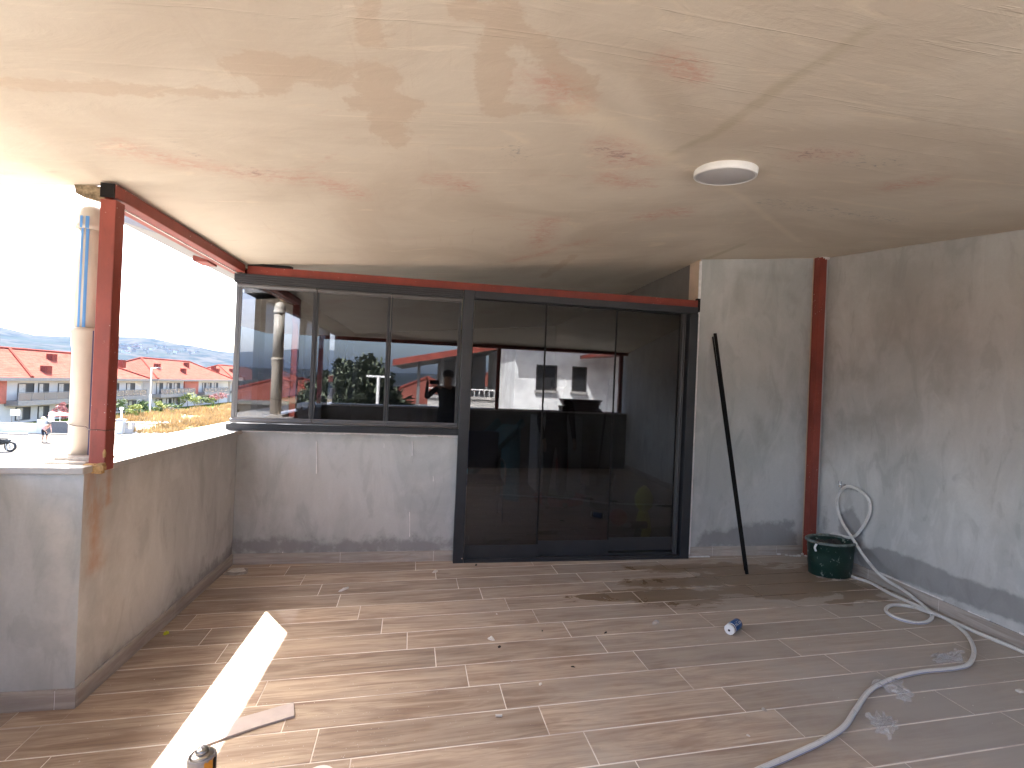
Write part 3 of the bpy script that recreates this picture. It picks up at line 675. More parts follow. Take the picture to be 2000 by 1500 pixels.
MB().add([(-1.704, 3.25, 2.447), (-1.985, 3.25, 2.526), (-1.985, 9.9, 2.526), (-1.704, 9.9, 2.447), (-1.704, 3.25, 2.60), (-1.985, 3.25, 2.60), (-1.985, 9.9, 2.60), (-1.704, 9.9, 2.60)],
         [(0, 3, 2, 1), (4, 5, 6, 7), (0, 1, 5, 4), (1, 2, 6, 5), (2, 3, 7, 6), (3, 0, 4, 7)]).build('fascia_board', 'soffit', fa)
MB().add([(-1.985, 3.25, 2.602), (-1.62, 3.25, 2.602), (-1.62, 9.9, 2.602), (-1.985, 9.9, 2.602), (-1.985, 3.25, 2.64), (-1.62, 3.25, 2.66), (-1.62, 9.9, 2.66), (-1.985, 9.9, 2.64)],
         [(0, 1, 2, 3), (4, 7, 6, 5), (0, 4, 5, 1), (1, 5, 6, 2), (2, 6, 7, 3), (3, 7, 4, 0)]).build('top_board', 'soffit', fa)
# gutter outlet bracket above the pipe
gb = empty('gutter_outlet', (-1.72, 2.70, 2.44), 'weathered brown timber stub end above the rain pipe at the ceiling edge', 'bracket')
MB().add([(-1.637, 2.64, 2.50), (-1.637, 2.70, 2.50), (-1.775, 2.70, 2.50), (-1.775, 2.64, 2.50), (-1.637, 2.64, 2.425), (-1.637, 2.70, 2.425), (-1.765, 2.70, 2.455), (-1.765, 2.64, 2.455)],
         [(0, 1, 2, 3), (4, 7, 6, 5), (0, 4, 5, 1), (1, 5, 6, 2), (2, 6, 7, 3), (3, 7, 4, 0)]).build('timber_stub', simple('weathered_timber', (.22, .17, .11), .9, 0, .5, 40, .8), gb)
rp = empty('rain_pipe', (-1.75, 2.745, CT), 'thick beige plastic rain pipe with twin blue stripes, left of the red post', 'pipe')
PX, PY, PR = -1.752, 2.745, .058
MB().lathe([(PR, 1.795), (PR, 2.32)], (PX, PY, 0), 28).build('upper_pipe', 'pvc', rp, True)
MB().lathe([(PR + .001, 2.30), (PR + .009, 2.305), (PR + .009, 2.325), (PR + .004, 2.33), (PR + .004, 2.36), (PR - .004, 2.40), (PR - .02, 2.425), (.02, 2.436)], (PX, PY, 0), 28).build('pipe_elbow', 'pvc', rp, True)
MB().lathe([(PR + .001, 1.14), (PR + .001, 1.70), (PR + .006, 1.715), (PR + .007, 1.775), (PR + .012, 1.78), (PR + .012, 1.80), (PR + .004, 1.803)], (PX, PY, 0), 28).build('lower_pipe', 'pvc_low', rp, True)
MB().box((PX - .075, 2.60, CT - .001), (-1.645, PY + .08, CT + .012)).box((PX - .06, 2.64, CT + .01), (-1.655, PY + .08, CT + .03)).build('mortar_bed', 'mortar', rp, bevel=.006)
def arc_strip(a0, a1, z0, z1, r, mat, nm):
    mb = MB(); n = 4
    for i in range(n):
        t0 = R(a0 + (a1 - a0) * i / n); t1 = R(a0 + (a1 - a0) * (i + 1) / n)
        mb.add([(PX + r * math.cos(t0), PY + r * math.sin(t0), z0), (PX + r * math.cos(t1), PY + r * math.sin(t1), z0), (PX + r * math.cos(t1), PY + r * math.sin(t1), z1), (PX + r * math.cos(t0), PY + r * math.sin(t0), z1)], [(0, 1, 2, 3)])
    mb.build(nm, mat, rp)
for a0, a1 in ((-103, -92), (-82, -69)): arc_strip(a0, a1, 1.805, 2.30, PR + .0008, 'blue_stripe', 'printed_stripe'); arc_strip(a0, a1, 2.30, 2.36, PR + .0100, 'blue_stripe', 'printed_stripe')
arc_strip(-43, -39, 1.14, 1.79, PR + .0135, 'navy_stripe', 'printed_stripe'); arc_strip(-30, -25, 1.14, 1.79, PR + .0135, 'navy_stripe', 'printed_stripe')
wr = empty('binding_wire', (-1.7, 2.7, 1.30), 'thin brown wire tied round the rain pipe and red post', 'wire')
wp = [(PX - .062, PY + .0, 1.335), (PX - .045, PY - .045, 1.322), (PX, PY - .065, 1.312), (PX + .05, PY - .07, 1.308), (-1.636, 2.600, 1.303), (-1.60, 2.600, 1.303), (-1.567, 2.5995, 1.300), (-1.562, 2.64, 1.30), (-1.564, 2.675, 1.302), (-1.64, 2.70, 1.31), (PX + .05, PY + .04, 1.325), (PX, PY + .066, 1.335), (PX - .045, PY + .045, 1.34), (PX - .062, PY, 1.335)]
MB().tube(curve_pts(wp, 5), .0022, 6).build('wire_loop', 'wire', wr, True)
rpo = empty('corner_post', (3.85, 4.25, 0), 'tall red steel post in the right corner behind the green bucket, paint chipped', 'post')
MB().box((3.806, 4.205, .0), (3.886, 4.282, 3.043)).build('shaft', 'red', rpo, bevel=.004)
gy_ = MB(); gy_.box((3.888, 4.235, .09), (3.928, 4.28, 3.03)); gy_.build('plaster_strip', 'plaster', rpo)
cf = MB(); random.seed(5)
for i in range(9):
    x = 3.80 + i * .012; cf.box((x, 4.195 - random.random() * .01, 3.02 + random.uniform(-.01, .015)), (x + .013, 4.22, 3.05))
tag(cf.build('filler_blob', 'filler', rpo, bevel=.003), kind='stuff')
cf = MB()
for i in range(8):
    a = onZ(1520 + i * 8, 1083 + random.uniform(-2, 3), .004); s = random.uniform(.012, .022); cf.box((a.x - s, a.y - s * .6, 0), (a.x + s, a.y + s * .6, random.uniform(.008, .018)))
tag(cf.build('filler_blob', 'filler', rpo, bevel=.003), kind='stuff')
cb = empty('cross_beam', (.5, 4.26, 2.47), 'bright red steel beam running above the dark window and door frames', 'beam')
MB().box((-1.566, 4.25, 2.440), (2.512, 4.31, 2.508)).build('beam_tube', 'red_bright', cb, bevel=.003)
MB().box((-1.566, 4.256, 2.509), (-1.22, 4.30, 2.532)).build('packing_piece', 'black', cb)
MB().box((2.513, 4.262, 2.40), (2.545, 4.30, 2.53)).build('end_plate', 'black', cb)
# ---- folding window
fw = empty('folding_window', (-.7, 4.27, 1.135), 'dark grey aluminium folding glass window of three panes on the low wall', 'window')
def ribbed(x0, x1, y, z0, z1, n, nm, mat, ends=.012):
    mb = MB(); mb.box((x0, y, z0), (x1, y + .10, z1)); hh = (z1 - z0) / n
    for i in range(n): mb.box((x0 - .0, y - .006, z0 + hh * i + .0025), (x1 + .0, y + .0, z0 + hh * (i + 1) - .0025))
    return mb.build(nm, mat, fw, bevel=.0015)
ribbed(-1.655, .232, 4.235, 2.362, 2.438, 4, 'top_track', 'anth')
ribbed(-1.672, .258, 4.232, 1.138, 1.196, 4, 'bottom_track', 'anth')
XS = [-1.610, -1.003, -.390, .226]
for i in range(3):
    x0, x1 = XS[i] + .003, XS[i + 1] - .003
    pn = bpy.data.objects.new('panel', None); COL.objects.link(pn); pn.parent = fw; pn.matrix_parent_inverse = Matrix.Translation(-fw.location)
    def prt(mb, nm, mat, bevel=0., smooth=False):
        o = mb.build(nm, mat, None, smooth, bevel); o.parent = pn; return o
    mb = MB(); mb.tube([(x0 - (.02 if i == 0 else 0), 4.245, 2.343), (x1, 4.245, 2.343)], .019, 14).box((x0, 4.236, 2.322), (x1, 4.262, 2.345)); prt(mb, 'top_rail', 'anth_l', 0, False)
    mb = MB(); mb.tube([(x0 - (.035 if i == 0 else 0), 4.240, 1.218), (x1, 4.240, 1.218)], .018, 14).box((x0, 4.228, 1.203), (x1, 4.262, 1.246)); prt(mb, 'bottom_rail', 'anth_l', 0)
    prt(MB().box((x0 + .004, 4.242, 1.246), (x1 - .004, 4.250, 2.322)), 'pane', 'glass')
    if i < 3:
        prt(MB().box((x1 - .024, 4.236, 1.246), (x1 + .001, 4.256, 2.322)), 'edge_seal', 'anth')
        prt(MB().box((x0 - .001, 4.239, 1.246), (x0 + .012, 4.254, 2.322)), 'edge_seal', 'anth' if i else 'anth_l')
MB().box((-1.640, 4.243, 1.20), (-1.612, 4.29, 2.362)).build('side_jamb', 'anth_l', fw, bevel=.002)
# ---- sliding door
dr = empty('sliding_door', (1.4, 4.26, 0), 'dark smoked glass sliding door of three panels in an anthracite frame', 'door')
def dpart(a, b, nm, mat='anth', bv=.0025): return MB().box(a, b).build(nm, mat, dr, bevel=bv)
dpart((.240, 4.222, .0), (.332, 4.36, 2.438), 'left_jamb')
dpart((.334, 4.226, 2.372), (2.505, 4.36, 2.437), 'head_rail')
dpart((2.42, 4.222, .0), (2.508, 4.36, 2.371), 'right_jamb')
dpart((2.372, 4.262, .03), (2.385, 4.30, 2.371), 'guide_strip', 'anth_l')
dpart((2.392, 4.258, .03), (2.401, 4.30, 2.371), 'guide_strip', 'anth_l')
dpart((2.401, 4.30, .03), (2.42, 4.34, 2.371), 'channel', 'black')
dpart((.334, 4.222, .0), (2.419, 4.240, .022), 'floor_track')
dpart((.334, 4.2405, .0), (2.419, 4.28, .034), 'floor_track')
dpart((.334, 4.2805, .0), (2.419, 4.36, .046), 'floor_track')
DX = [(.336, 1.012, 4.244, .036, .150), (1.000, 1.705, 4.268, .05, .176), (1.693, 2.366, 4.292, .066, .190)]
for i, (x0, x1, y, z0, z1) in enumerate(DX):
    pn = bpy.data.objects.new('panel', None); COL.objects.link(pn); pn.parent = dr; pn.matrix_parent_inverse = Matrix.Translation(-dr.location)
    for a, b, nm, mt in (((x0, y, z0), (x1, y + .018, z1), 'bottom_rail', 'anth'), ((x0 + .002, y + .004, z1), (x1 - .002, y + .012, 2.358), 'pane', 'glass_door'),
                         ((x1 - .016, y + .002, z1), (x1, y + .015, 2.358), 'edge_strip', 'black'), ((x0, y + .002, 2.3585), (x1, y + .016, 2.3715), 'top_rail', 'black')):
        o = MB().box(a, b).build(nm, mt, None, bevel=.0015 if mt != 'glass_door' else 0); o.parent = pn
MB().lathe([(.005, 0), (.005, .002), (.002, .003)], (.318, 4.2215, .045), 8, axis=(0, -1, 0)).build('screw_head', 'chrome', dr)
# ---- ceiling lamp
lc = ceil_px(1417, 333); ln = Vector((.008, -.139, .99)).normalized()
lz = float(zc(lc.x, lc.y))
lamp = empty('ceiling_lamp', (lc.x, lc.y, lz), 'round white flat ceiling lamp, switched off, fixed to the plastered ceiling', 'lamp')
rot = Vector((0, 0, 1)).rotation_difference(-ln)
def lpart(prof, nm, mat, smooth=True):
    o = MB().lathe(prof, (0, 0, 0), 56).build(nm, mat, None, smooth); o.parent = lamp; o.rotation_mode = 'QUATERNION'; o.rotation_quaternion = rot
    m = o.modifiers.new('e', 'EDGE_SPLIT'); m.split_angle = R(40); return o
lpart([(.152, -.01), (.158, .0), (.158, .030), (.155, .034), (.146, .034), (.1455, .031)], 'lamp_ring', 'white')
lpart([(.1455, .028), (.1455, .0315), (.143, .0325), (.01, .0330)], 'diffuser', 'diff')
for k, (da, w_, h_) in enumerate(((-7, .0022, .010), (-4.6, .0022, .010), (-1.5, .006, .010), (-.3, .002, .011), (3.2, .002, .010), (6, .0025, .010))):
    a = R(252 + da); c = Vector((.1582 * math.cos(a), .1582 * math.sin(a), .016))
    o = MB().box((-w_ / 2 * 1.2, -.0006, -h_ / 2), (w_ / 2 * 1.2, .0006, h_ / 2)).build('power_mark', 'black', None); o.parent = lamp
    q = rot.to_matrix().to_4x4() @ Matrix.Translation(c) @ Matrix.Rotation(a + R(90), 4, 'Z'); o.matrix_local = q
# ---- bucket
bc = Vector((3.668, 3.80, 0)); bk = empty('mortar_bucket', bc, 'dark green oval plastic bucket caked with mortar by the right corner', 'bucket')
SX, SY = 1.24, .86
MB().lathe([(.150, .0), (.155, .004), (.166, .17), (.172, .298), (.178, .30), (.162, .298), (.155, .22)], bc, 36, sx=SX, sy=SY).build('bucket_body', 'bucket', bk, True)
rm = MB(); rpts = [(bc.x + .177 * SX * math.cos(R(t)), bc.y + .177 * SY * math.sin(R(t)), .305 + .004 * noise.noise(Vector((t * .05, 0, 0)))) for t in range(0, 361, 8)]
rm.tube(rpts, .013, 10, cap=False).build('bucket_rim', 'bucket_rim', bk, True)
mb = MB(); n = 22
for i in range(n + 1):
    for j in range(n + 1):
        x = (i / n * 2 - 1); y = (j / n * 2 - 1); l = max(math.hypot(x, y), 1e-6); s = min(1, 1 / l) if l > 1 else 1
        x *= s; y *= s; mb.v.append((bc.x + x * .158 * SX, bc.y + y * .158 * SY, .258 + .055 * noise.noise(Vector((x * 2.3, y * 2.3, 1))) + .02 * noise.noise(Vector((x * 7, y * 7, 4)))))
for i in range(n):
    for j in range(n):
        a = i * (n + 1) + j; mb.f.append((a, a + n + 1, a + n + 2, a + 1)); mb.mi.append(0)
mb.build('mortar_slurry', 'mud', bk, False)
MB().tube(curve_pts([(bc.x - .205, bc.y - .06, .292), (bc.x - .23, bc.y - .07, .265), (bc.x - .222, bc.y - .075, .235)], 4), .009, 8).build('handle_grip', 'white', bk, True)
cr = MB(); random.seed(11)
for i in range(16):
    a = R(random.uniform(200, 300)); r0 = .165; s = random.uniform(.006, .016)
    cr.box((bc.x + r0 * SX * math.cos(a) - s, bc.y + r0 * SY * math.sin(a) - s * .5 - .01, 0), (bc.x + r0 * SX * math.cos(a) + s, bc.y + r0 * SY * math.sin(a) + s * .4 - .01, s * .6))
tag(cr.build('mortar_spill', 'mortar', bk, bevel=.002), kind='stuff')
# ---- tap and hose
tp = onX(1650, 945, XR); tap = empty('wall_tap', tp, 'small chrome tap spout on the right wall holding the looped hose', 'tap')
MB().tube([(XR, tp.y, tp.z - .01), (XR - .045, tp.y, tp.z - .01)], .011, 12).build('tap_pipe', 'chrome', tap, True)
MB().lathe([(.016, .012), (.012, .0), (.010, -.028), (.013, -.03), (.013, -.042)], (XR - .05, tp.y, tp.z + .01), 14).build('tap_head', 'chrome', tap, True)
def hw(px, py, off=.03): return onX(px, py, XR - off)
def hf(px, py, z=.011): return onZ(px, py, z)
hp = [hf(2090, 1316), hf(2000, 1274), hf(1900, 1232), hf(1830, 1200), hf(1740, 1160), hf(1700, 1138), Vector((3.80, 3.72, .012)), Vector((3.87, 3.95, .03)), Vector((3.895, 4.02, .15)), Vector((3.86, 3.99, .30)),
      hw(1662, 1050, .05), hw(1683, 1032, .03), hw(1699, 1000, .03), hw(1694, 972, .035), hw(1672, 954, .045), hw(1652, 951, .07), hw(1637, 968, .05), hw(1635, 990, .04), hw(1645, 1020, .05), hw(1664, 1050, .10),
      onX(1690, 1090, 3.78), onX(1725, 1128, 3.74), onZ(1765, 1153, .06), hf(1800, 1180, .024), hf(1820, 1200, .018), hf(1812, 1214), hf(1785, 1216), hf(1748, 1206), hf(1730, 1192), hf(1742, 1182), hf(1775, 1184), hf(1815, 1196, .030), hf(1850, 1210), hf(1885, 1236), hf(1902, 1268), hf(1893, 1296),
      hf(1862, 1306), hf(1800, 1312), hf(1745, 1325), hf(1700, 1348), hf(1672, 1385), hf(1648, 1420), hf(1605, 1448), hf(1545, 1476), hf(1490, 1500), hf(1430, 1528), hf(1330, 1570)]
cpn = curve_pts(hp, 9); seg = 12; mb = MB().tube(cpn, .0122, seg)
ho = mb.build('garden_hose', 'hose', None, True); tag(ho, 'long clear braided plastic hose looped over the tap and snaking across the floor', 'hose')
uvl = ho.data.uv_layers.new(name='UVMap'); Lc = [0]
for i in range(1, len(cpn)): Lc.append(Lc[-1] + (cpn[i] - cpn[i - 1]).length)
for pi, p in enumerate(ho.data.polygons):
    i, k = divmod(pi, seg)
    if i < len(cpn) - 1:
        for li, (a, b) in zip(p.loop_indices, ((k, i), (k + 1, i), (k + 1, i + 1), (k, i + 1))): uvl.data[li].uv = (a / seg, Lc[b])
# ---- leaning pole
pb_ = Vector((2.845, 3.825, .0)); pt_ = Vector((2.715, 4.262, 2.20))
pol = empty('leaning_pole', pb_, 'thin black metal strip pole leaning against the grey pillar', 'pole')
MB().bar(pb_ + Vector((0, 0, .003)), pt_, .026, .014, (0, 1, 0)).build('main_strip', 'black', pol)
MB().bar(pb_ + Vector((-.012, .012, .03)), pt_ + Vector((-.026, -.004, -.035)), .012, .010, (0, 1, 0)).build('thin_strip', 'black', pol)
# ---- blue spray can lying on the floor
ca = onZ(1424, 1230, .034); cbp = onZ(1454, 1207, .034); ax = (cbp - ca).normalized(); CL = .155; cc = ca
can = empty('blue_spray_can', ca, 'small blue printed can with white end cap lying on its side on the floor', 'spray can')
MB().lathe([(.030, .035), (.032, .037), (.032, .135), (.030, .14)], ca, 28, axis=ax).build('can_body', 'blue_can', can, True)
MB().lathe([(.029, -.0), (.0325, .001), (.0325, .018), (.030, .02)], ca, 28, axis=ax).build('white_cap', 'white', can)
MB().lathe([(.0305, .02), (.0305, .032)], ca, 28, axis=ax).build('maroon_band', 'maroon', can)
MB().lathe([(.0328, .032), (.0328, .036)], ca, 28, axis=ax).build('white_ring', 'white', can)
MB().lathe([(.0075, -.0015), (.0075, .001)], ca + Vector((0, 0, -.004)), 12, axis=ax).build('cap_hole', 'black', can)
MB().lathe([(.0305, .14), (.031, .143), (.026, .150), (.022, .151)], ca, 24, axis=ax).build('dark_collar', 'black', can)
MB().lathe([(.024, .151), (.024, .157), (.01, .160)], ca, 20, axis=ax).build('white_shoulder', 'white', can)
side = ax.cross(Vector((0, 0, 1))).normalized(); upn = (Vector((0, -.75, .75)) - ax * ax.dot(Vector((0, -.75, .75)))).normalized()
tm = Matrix((ax, upn.cross(ax), upn)).transposed().to_4x4()
MT = Matrix.Translation(ca + ax * .09 + upn * .0325) @ tm
lab = text_mesh('printed_lettering', 'mdlox', .034, 'white', MT, None, .0003)
lab2 = text_mesh('printed_line', '________', .016, 'white', Matrix.Translation(ca + ax * .09 + upn * .0322 + tm.to_3x3() @ Vector((0, .018, -.004))) @ tm, None, .0003)
for l_ in (lab, lab2):
    Mi = l_.matrix_basis.copy(); me = l_.data   # wrap lettering on the cylinder
    for v in me.vertices:
        w_ = Mi @ v.co; q = w_ - ca; t_ = q.dot(ax); r_ = q - ax * t_; r_ = r_.normalized() * .0325; v.co = ca + ax * t_ + r_
    l_.matrix_basis = Matrix(); l_.parent = can; l_.matrix_parent_inverse = Matrix.Translation(-can.location)
# ---- foam can in the foreground
k0 = onZ(395, 1464, .240); fc = empty('foam_spray_can', (k0.x, k0.y, 0), 'spray foam can with steel dome and orange black label at the lower edge', 'spray can')
def fp(prof, nm, mat): return MB().lathe(prof, (k0.x, k0.y, 0), 30).build(nm, mat, fc, True)
fp([(.042, 0), (.045, .004), (.045, .045)], 'can_base', 'steel')
fp([(.0452, .045), (.0452, .215), (.0435, .220), (.040, .2235)], 'can_body', 'grey_label')
fp([(.0398, .2232), (.034, .228), (.026, .231), (.0205, .232)], 'steel_dome', 'steel')
MB().lathe([(.019, .230), (.0215, .233), (.0215, .240), (.017, .245), (.006, .247)], (k0.x, k0.y, 0), 24).build('valve_cup', 'steel', fc, True)
MB().lathe([(.005, .245), (.004, .256), (.002, .257)], (k0.x, k0.y, 0), 12).build('valve_stem', 'white', fc, True)
def fstrip(a0, a1, z0, z1, mat, nm, r=.0333, zig=0):
    mb = MB(); n = 8
    for i in range(n):
        t0 = R(a0 + (a1 - a0) * i / n); t1 = R(a0 + (a1 - a0) * (i + 1) / n); q0 = z1 + zig * math.sin(i * 1.9); q1 = z1 + zig * math.sin((i + 1) * 1.9)
        zz = [(t0, z0, r), (t1, z0, r), (t1, q1, r), (t0, q0, r)]
        mb.add([(k0.x + rr * math.cos(t), k0.y + rr * math.sin(t), z) for t, z, rr in zz], [(0, 1, 2, 3)])
    mb.build(nm, mat, fc)
fstrip(-58, -14, .03, .2165, 'orange', 'orange_print', .0462, .003); fstrip(-20, 48, .03, .214, 'black', 'black_print', .0465, .004); fstrip(-150, -56, .12, .203, 'label_yellow', 'yellow_print', .0459, .002)
text_mesh('printed_lettering', 'foam IV', .017, 'black', Matrix.Translation((k0.x - .006, k0.y, .189)) @ Matrix.Rotation(R(-10), 4, 'Z') @ Matrix.Translation((0, -.0478, 0)) @ Matrix.Rotation(R(90), 4, 'X'), fc)
# ---- strip of tile lying on the floor
sp_ = [onZ(574, 1372, .008), onZ(575, 1398, .008), onZ(500, 1420, .008), onZ(425, 1446, .008), onZ(395, 1457, .008), onZ(400, 1448, .008), onZ(428, 1436, .008), onZ(455, 1406, .008)]
st = MB().prism([(p.x, p.y) for p in sp_][::-1], .001, .010).build('tile_offcut', 'strip', None, bevel=.001)
tag(st, 'long pinkish tapered tile offcut lying partly in the sun strip', 'tile offcut')
# ---- small debris
yc = onZ(325, 1235, .01); o = MB().add([(-.012, -.012, 0), (.002, -.018, 0), (.014, .004, 0), (.008, .016, 0), (-.006, .010, 0), (-.010, -.010, .014), (.002, -.014, .012), (.010, .004, .016), (.005, .012, .010), (-.005, .007, .015)],
    [(4, 3, 2, 1, 0), (5, 6, 7, 8, 9), (0, 1, 6, 5), (1, 2, 7, 6), (2, 3, 8, 7), (3, 4, 9, 8), (4, 0, 5, 9)]).build('tile_clip', 'yellow', None); o.location = (yc.x, yc.y, .001); tag(o, 'tiny neon yellow tile levelling clip near the left parapet foot', 'tile clip')
def crumb(px, py, s, mat, nm, label, cat, sx=1.3):
    p = onZ(px, py, 0); mb = MB(); rr = random.Random(px * 7 + py)
    bmv = []
    for i in range(3):
        for k in range(7):
            a = 2 * math.pi * k / 7; r_ = s * (1, .85, .4)[i] * rr.uniform(.6, 1.2); bmv.append((r_ * sx * math.cos(a), r_ * math.sin(a), (0, .45, .8)[i] * s * rr.uniform(.8, 1.2) if i else 0))
    fs = [(i * 7 + k, i * 7 + (k + 1) % 7, (i + 1) * 7 + (k + 1) % 7, (i + 1) * 7 + k) for i in range(2) for k in range(7)] + [tuple(range(14, 21))]
    mb.add(bmv, fs); o = mb.build(nm, mat, None); o.location = (p.x, p.y, .0012); o.rotation_euler.z = rr.uniform(0, 3); tag(o, label, cat); return o
crumb(960, 1249, .020, 'white_debris', 'plaster_crumb', 'white plaster crumb with dark wisps near the middle of the floor', 'debris', 1.3)
crumb(1281, 1217, .022, 'wrap', 'plastic_scrap', 'crumpled clear plastic scrap beside the water stain', 'debris', 1.5)
crumb(1056, 1337, .009, 'white_debris', 'plaster_crumb', 'small white crumb below the middle tile joint', 'debris')
crumb(970, 1200, .006, 'white_debris', 'plaster_crumb', 'tiny white crumb on the tiles below the door left half', 'debris')
crumb(1059, 1233, .007, 'dark_debris', 'dark_crumb', 'small black pellet on the tiles in mid floor', 'debris', .8)
crumb(975, 1264, .009, 'dark_debris', 'dark_crumb', 'dark curled shaving just below the white crumb', 'debris', 1.8)
crumb(1183, 1236, .007, 'dark_debris', 'dark_crumb', 'dark sliver left of the clear plastic scrap', 'debris', 2.5)
crumb(1119, 1303, .007, 'dark_debris', 'dark_crumb', 'dark curl on the tiles above the small white crumb', 'debris', 2.2)
crumb(1492, 1387, .012, 'mortar', 'mortar_crumb', 'brown mortar blob on a tile joint left of the hose', 'debris')
crumb(1461, 1437, .007, 'white_debris', 'plaster_crumb', 'small pale ring crumb left of the hose end', 'debris')
crumb(930, 1104, .010, 'dark_debris', 'dark_crumb', 'dark flake on the floor in front of the door left panel', 'debris', 2.)
crumb(850, 1117, .016, 'white_debris', 'plaster_crumb', 'white sliver on the floor before the sill wall', 'debris', 2.)
crumb(672, 1152, .018, 'white_debris', 'plaster_crumb', 'long thin white sliver on tiles below the sill wall', 'debris', 2.6)
p = onZ(974, 1397, .006); o = MB().tube([(-.016, 0, 0), (.016, -.004, 0)], .0052, 10).build('white_plug', 'white_debris', None); o.location = (p.x, p.y, .007); tag(o, 'small white cylindrical plug lying on the front tiles', 'plug')
o = MB().prism([tuple(onZ(*q, 0)[:2]) for q in ((436, 1124), (446, 1115), (470, 1111), (484, 1112), (483, 1121), (460, 1125))][::-1], .002, .010).build('paper_scrap', 'mortar', None, bevel=.002)
o2 = MB().prism([tuple(onZ(*q, 0)[:2]) for q in ((444, 1120), (455, 1114), (476, 1113), (480, 1118), (462, 1121))][::-1], .0105, .018).build('white_face', 'white_debris', o, bevel=.002)
tag(o, 'crumpled pale scrap with white face in the far left floor corner', 'scrap')
# clear plastic wrap pieces
def wrap(pts, label, seed):
    c = [onZ(*q, 0) for q in pts]; mb = MB(); n = 30
    for i in range(n + 1):
        for j in range(n + 1):
            u = i / n; v = j / n; a = c[0] * (1 - u) * (1 - v) + c[1] * u * (1 - v) + c[2] * u * v + c[3] * (1 - u) * v
            h = .003 + .035 * abs(noise.noise(Vector((u * 4 + seed, v * 6 + u * 3, 0)))) + .018 * abs(noise.noise(Vector((u * 11, v * 9 - u * 5, seed))))
            a = a + Vector((noise.noise(Vector((v * 4, seed, 0))) * .07 * (2 * u - 1), noise.noise(Vector((u * 4, seed, 5))) * .07 * (2 * v - 1), 0)); mb.v.append((a.x, a.y, .002 + h))
    for i in range(n):
        for j in range(n): a = i * (n + 1) + j; mb.f.append((a, a + n + 1, a + n + 2, a + 1)); mb.mi.append(0)
    tag(mb.build('plastic_wrap', 'wrap', None), label, 'plastic wrap')
wrap([(1826, 1282), (1875, 1276), (1882, 1298), (1828, 1300)], 'crumpled clear plastic wrap tucked inside the right bend of the hose', 1)
wrap([(1706, 1338), (1752, 1333), (1783, 1362), (1765, 1378)], 'clear plastic wrap lying just below the middle of the hose', 5)
wrap([(1690, 1405), (1732, 1400), (1755, 1425), (1735, 1448)], 'clear plastic wrap nearest the viewer on the dusty tiles', 9)
o = MB().box((-.018, -.012, 0), (.018, .012, .012)).build('plaster_chip', 'white_debris', None, bevel=.003); p = onZ(1992, 1352, 0); o.location = (p.x, p.y, .001); tag(o, 'white chip at the far right edge of the floor', 'debris')
p = onZ(622, 1524, 0); o = MB().lathe([(.060, 0), (.064, .004), (.062, .010), (.054, .008), (.02, .008)], (p.x, p.y, .001), 30).build('round_lid', 'white', None, True); tag(o, 'pale round plastic lid peeping in at the lower edge', 'lid')
# crumbs sprinkled on the floor: uncountable
mb = MB(); rr = random.Random(21)
for i in range(620):
    if i < 330: p = onZ(rr.gauss(620, 190), rr.uniform(1330, 1500), 0)
    else: p = Vector((rr.uniform(-1.5, 3.8), rr.uniform(1.9, 4.1), 0))
    if p.x < -1.57 or p.x > 3.9 or p.y > 4.2: continue
    s = rr.uniform(.0006, .0019) * (1.8 if rr.random() < .05 else 1)
    mb.add([(p.x - s, p.y - s, .001), (p.x + s, p.y - s * .6, .001), (p.x + s * .3, p.y + s, .001), (p.x, p.y, .001 + s * 1.4)], [(0, 1, 3), (1, 2, 3), (2, 0, 3)])
tag(mb.build('plaster_dust', 'white_debris', None), 'tiny plaster grains scattered over the floor tiles', 'debris', kind='stuff')
# ================================================================== INTERIOR behind the glass
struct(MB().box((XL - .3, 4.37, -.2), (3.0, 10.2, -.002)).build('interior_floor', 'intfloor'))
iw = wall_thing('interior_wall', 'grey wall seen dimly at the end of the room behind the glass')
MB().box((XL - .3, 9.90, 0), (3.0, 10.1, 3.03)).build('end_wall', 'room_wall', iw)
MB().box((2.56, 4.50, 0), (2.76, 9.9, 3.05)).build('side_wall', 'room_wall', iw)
MB().box((XL - .1, 4.5, 2.36), (XL + .02, 9.9, 2.52)).build('side_beam', 'red', iw)
siw = empty('side_window', (XL, 7, CT), 'row of glass panels on the far room side, seen through the folding window', 'window')
MB().box((XL - .02, 4.37, CT), (XL + .05, 9.9, CT + .06)).build('bottom_track', 'anth', siw)
MB().box((XL - .02, 4.37, 2.30), (XL + .05, 9.9, 2.36)).build('top_track', 'anth', siw)
for y0, y1 in ((4.60, 4.73), (5.20, 5.30), (6.05, 6.16), (6.72, 6.80), (7.42, 7.50), (8.10, 8.22), (8.9, 8.98)):
    MB().box((XL - .01, y0, CT + .06), (XL + .04, y1, 2.30)).build('mullion', 'anth', siw)
ys = [4.37, 4.66, 5.25, 6.1, 6.76, 7.46, 8.16, 8.94, 9.9]
for i in (1, 3, 4, 6, 7): MB().box((XL + .008, ys[i] + .06, CT + .06), (XL + .016, ys[i + 1] - .06, 2.30)).build('pane', 'glass_far', siw)
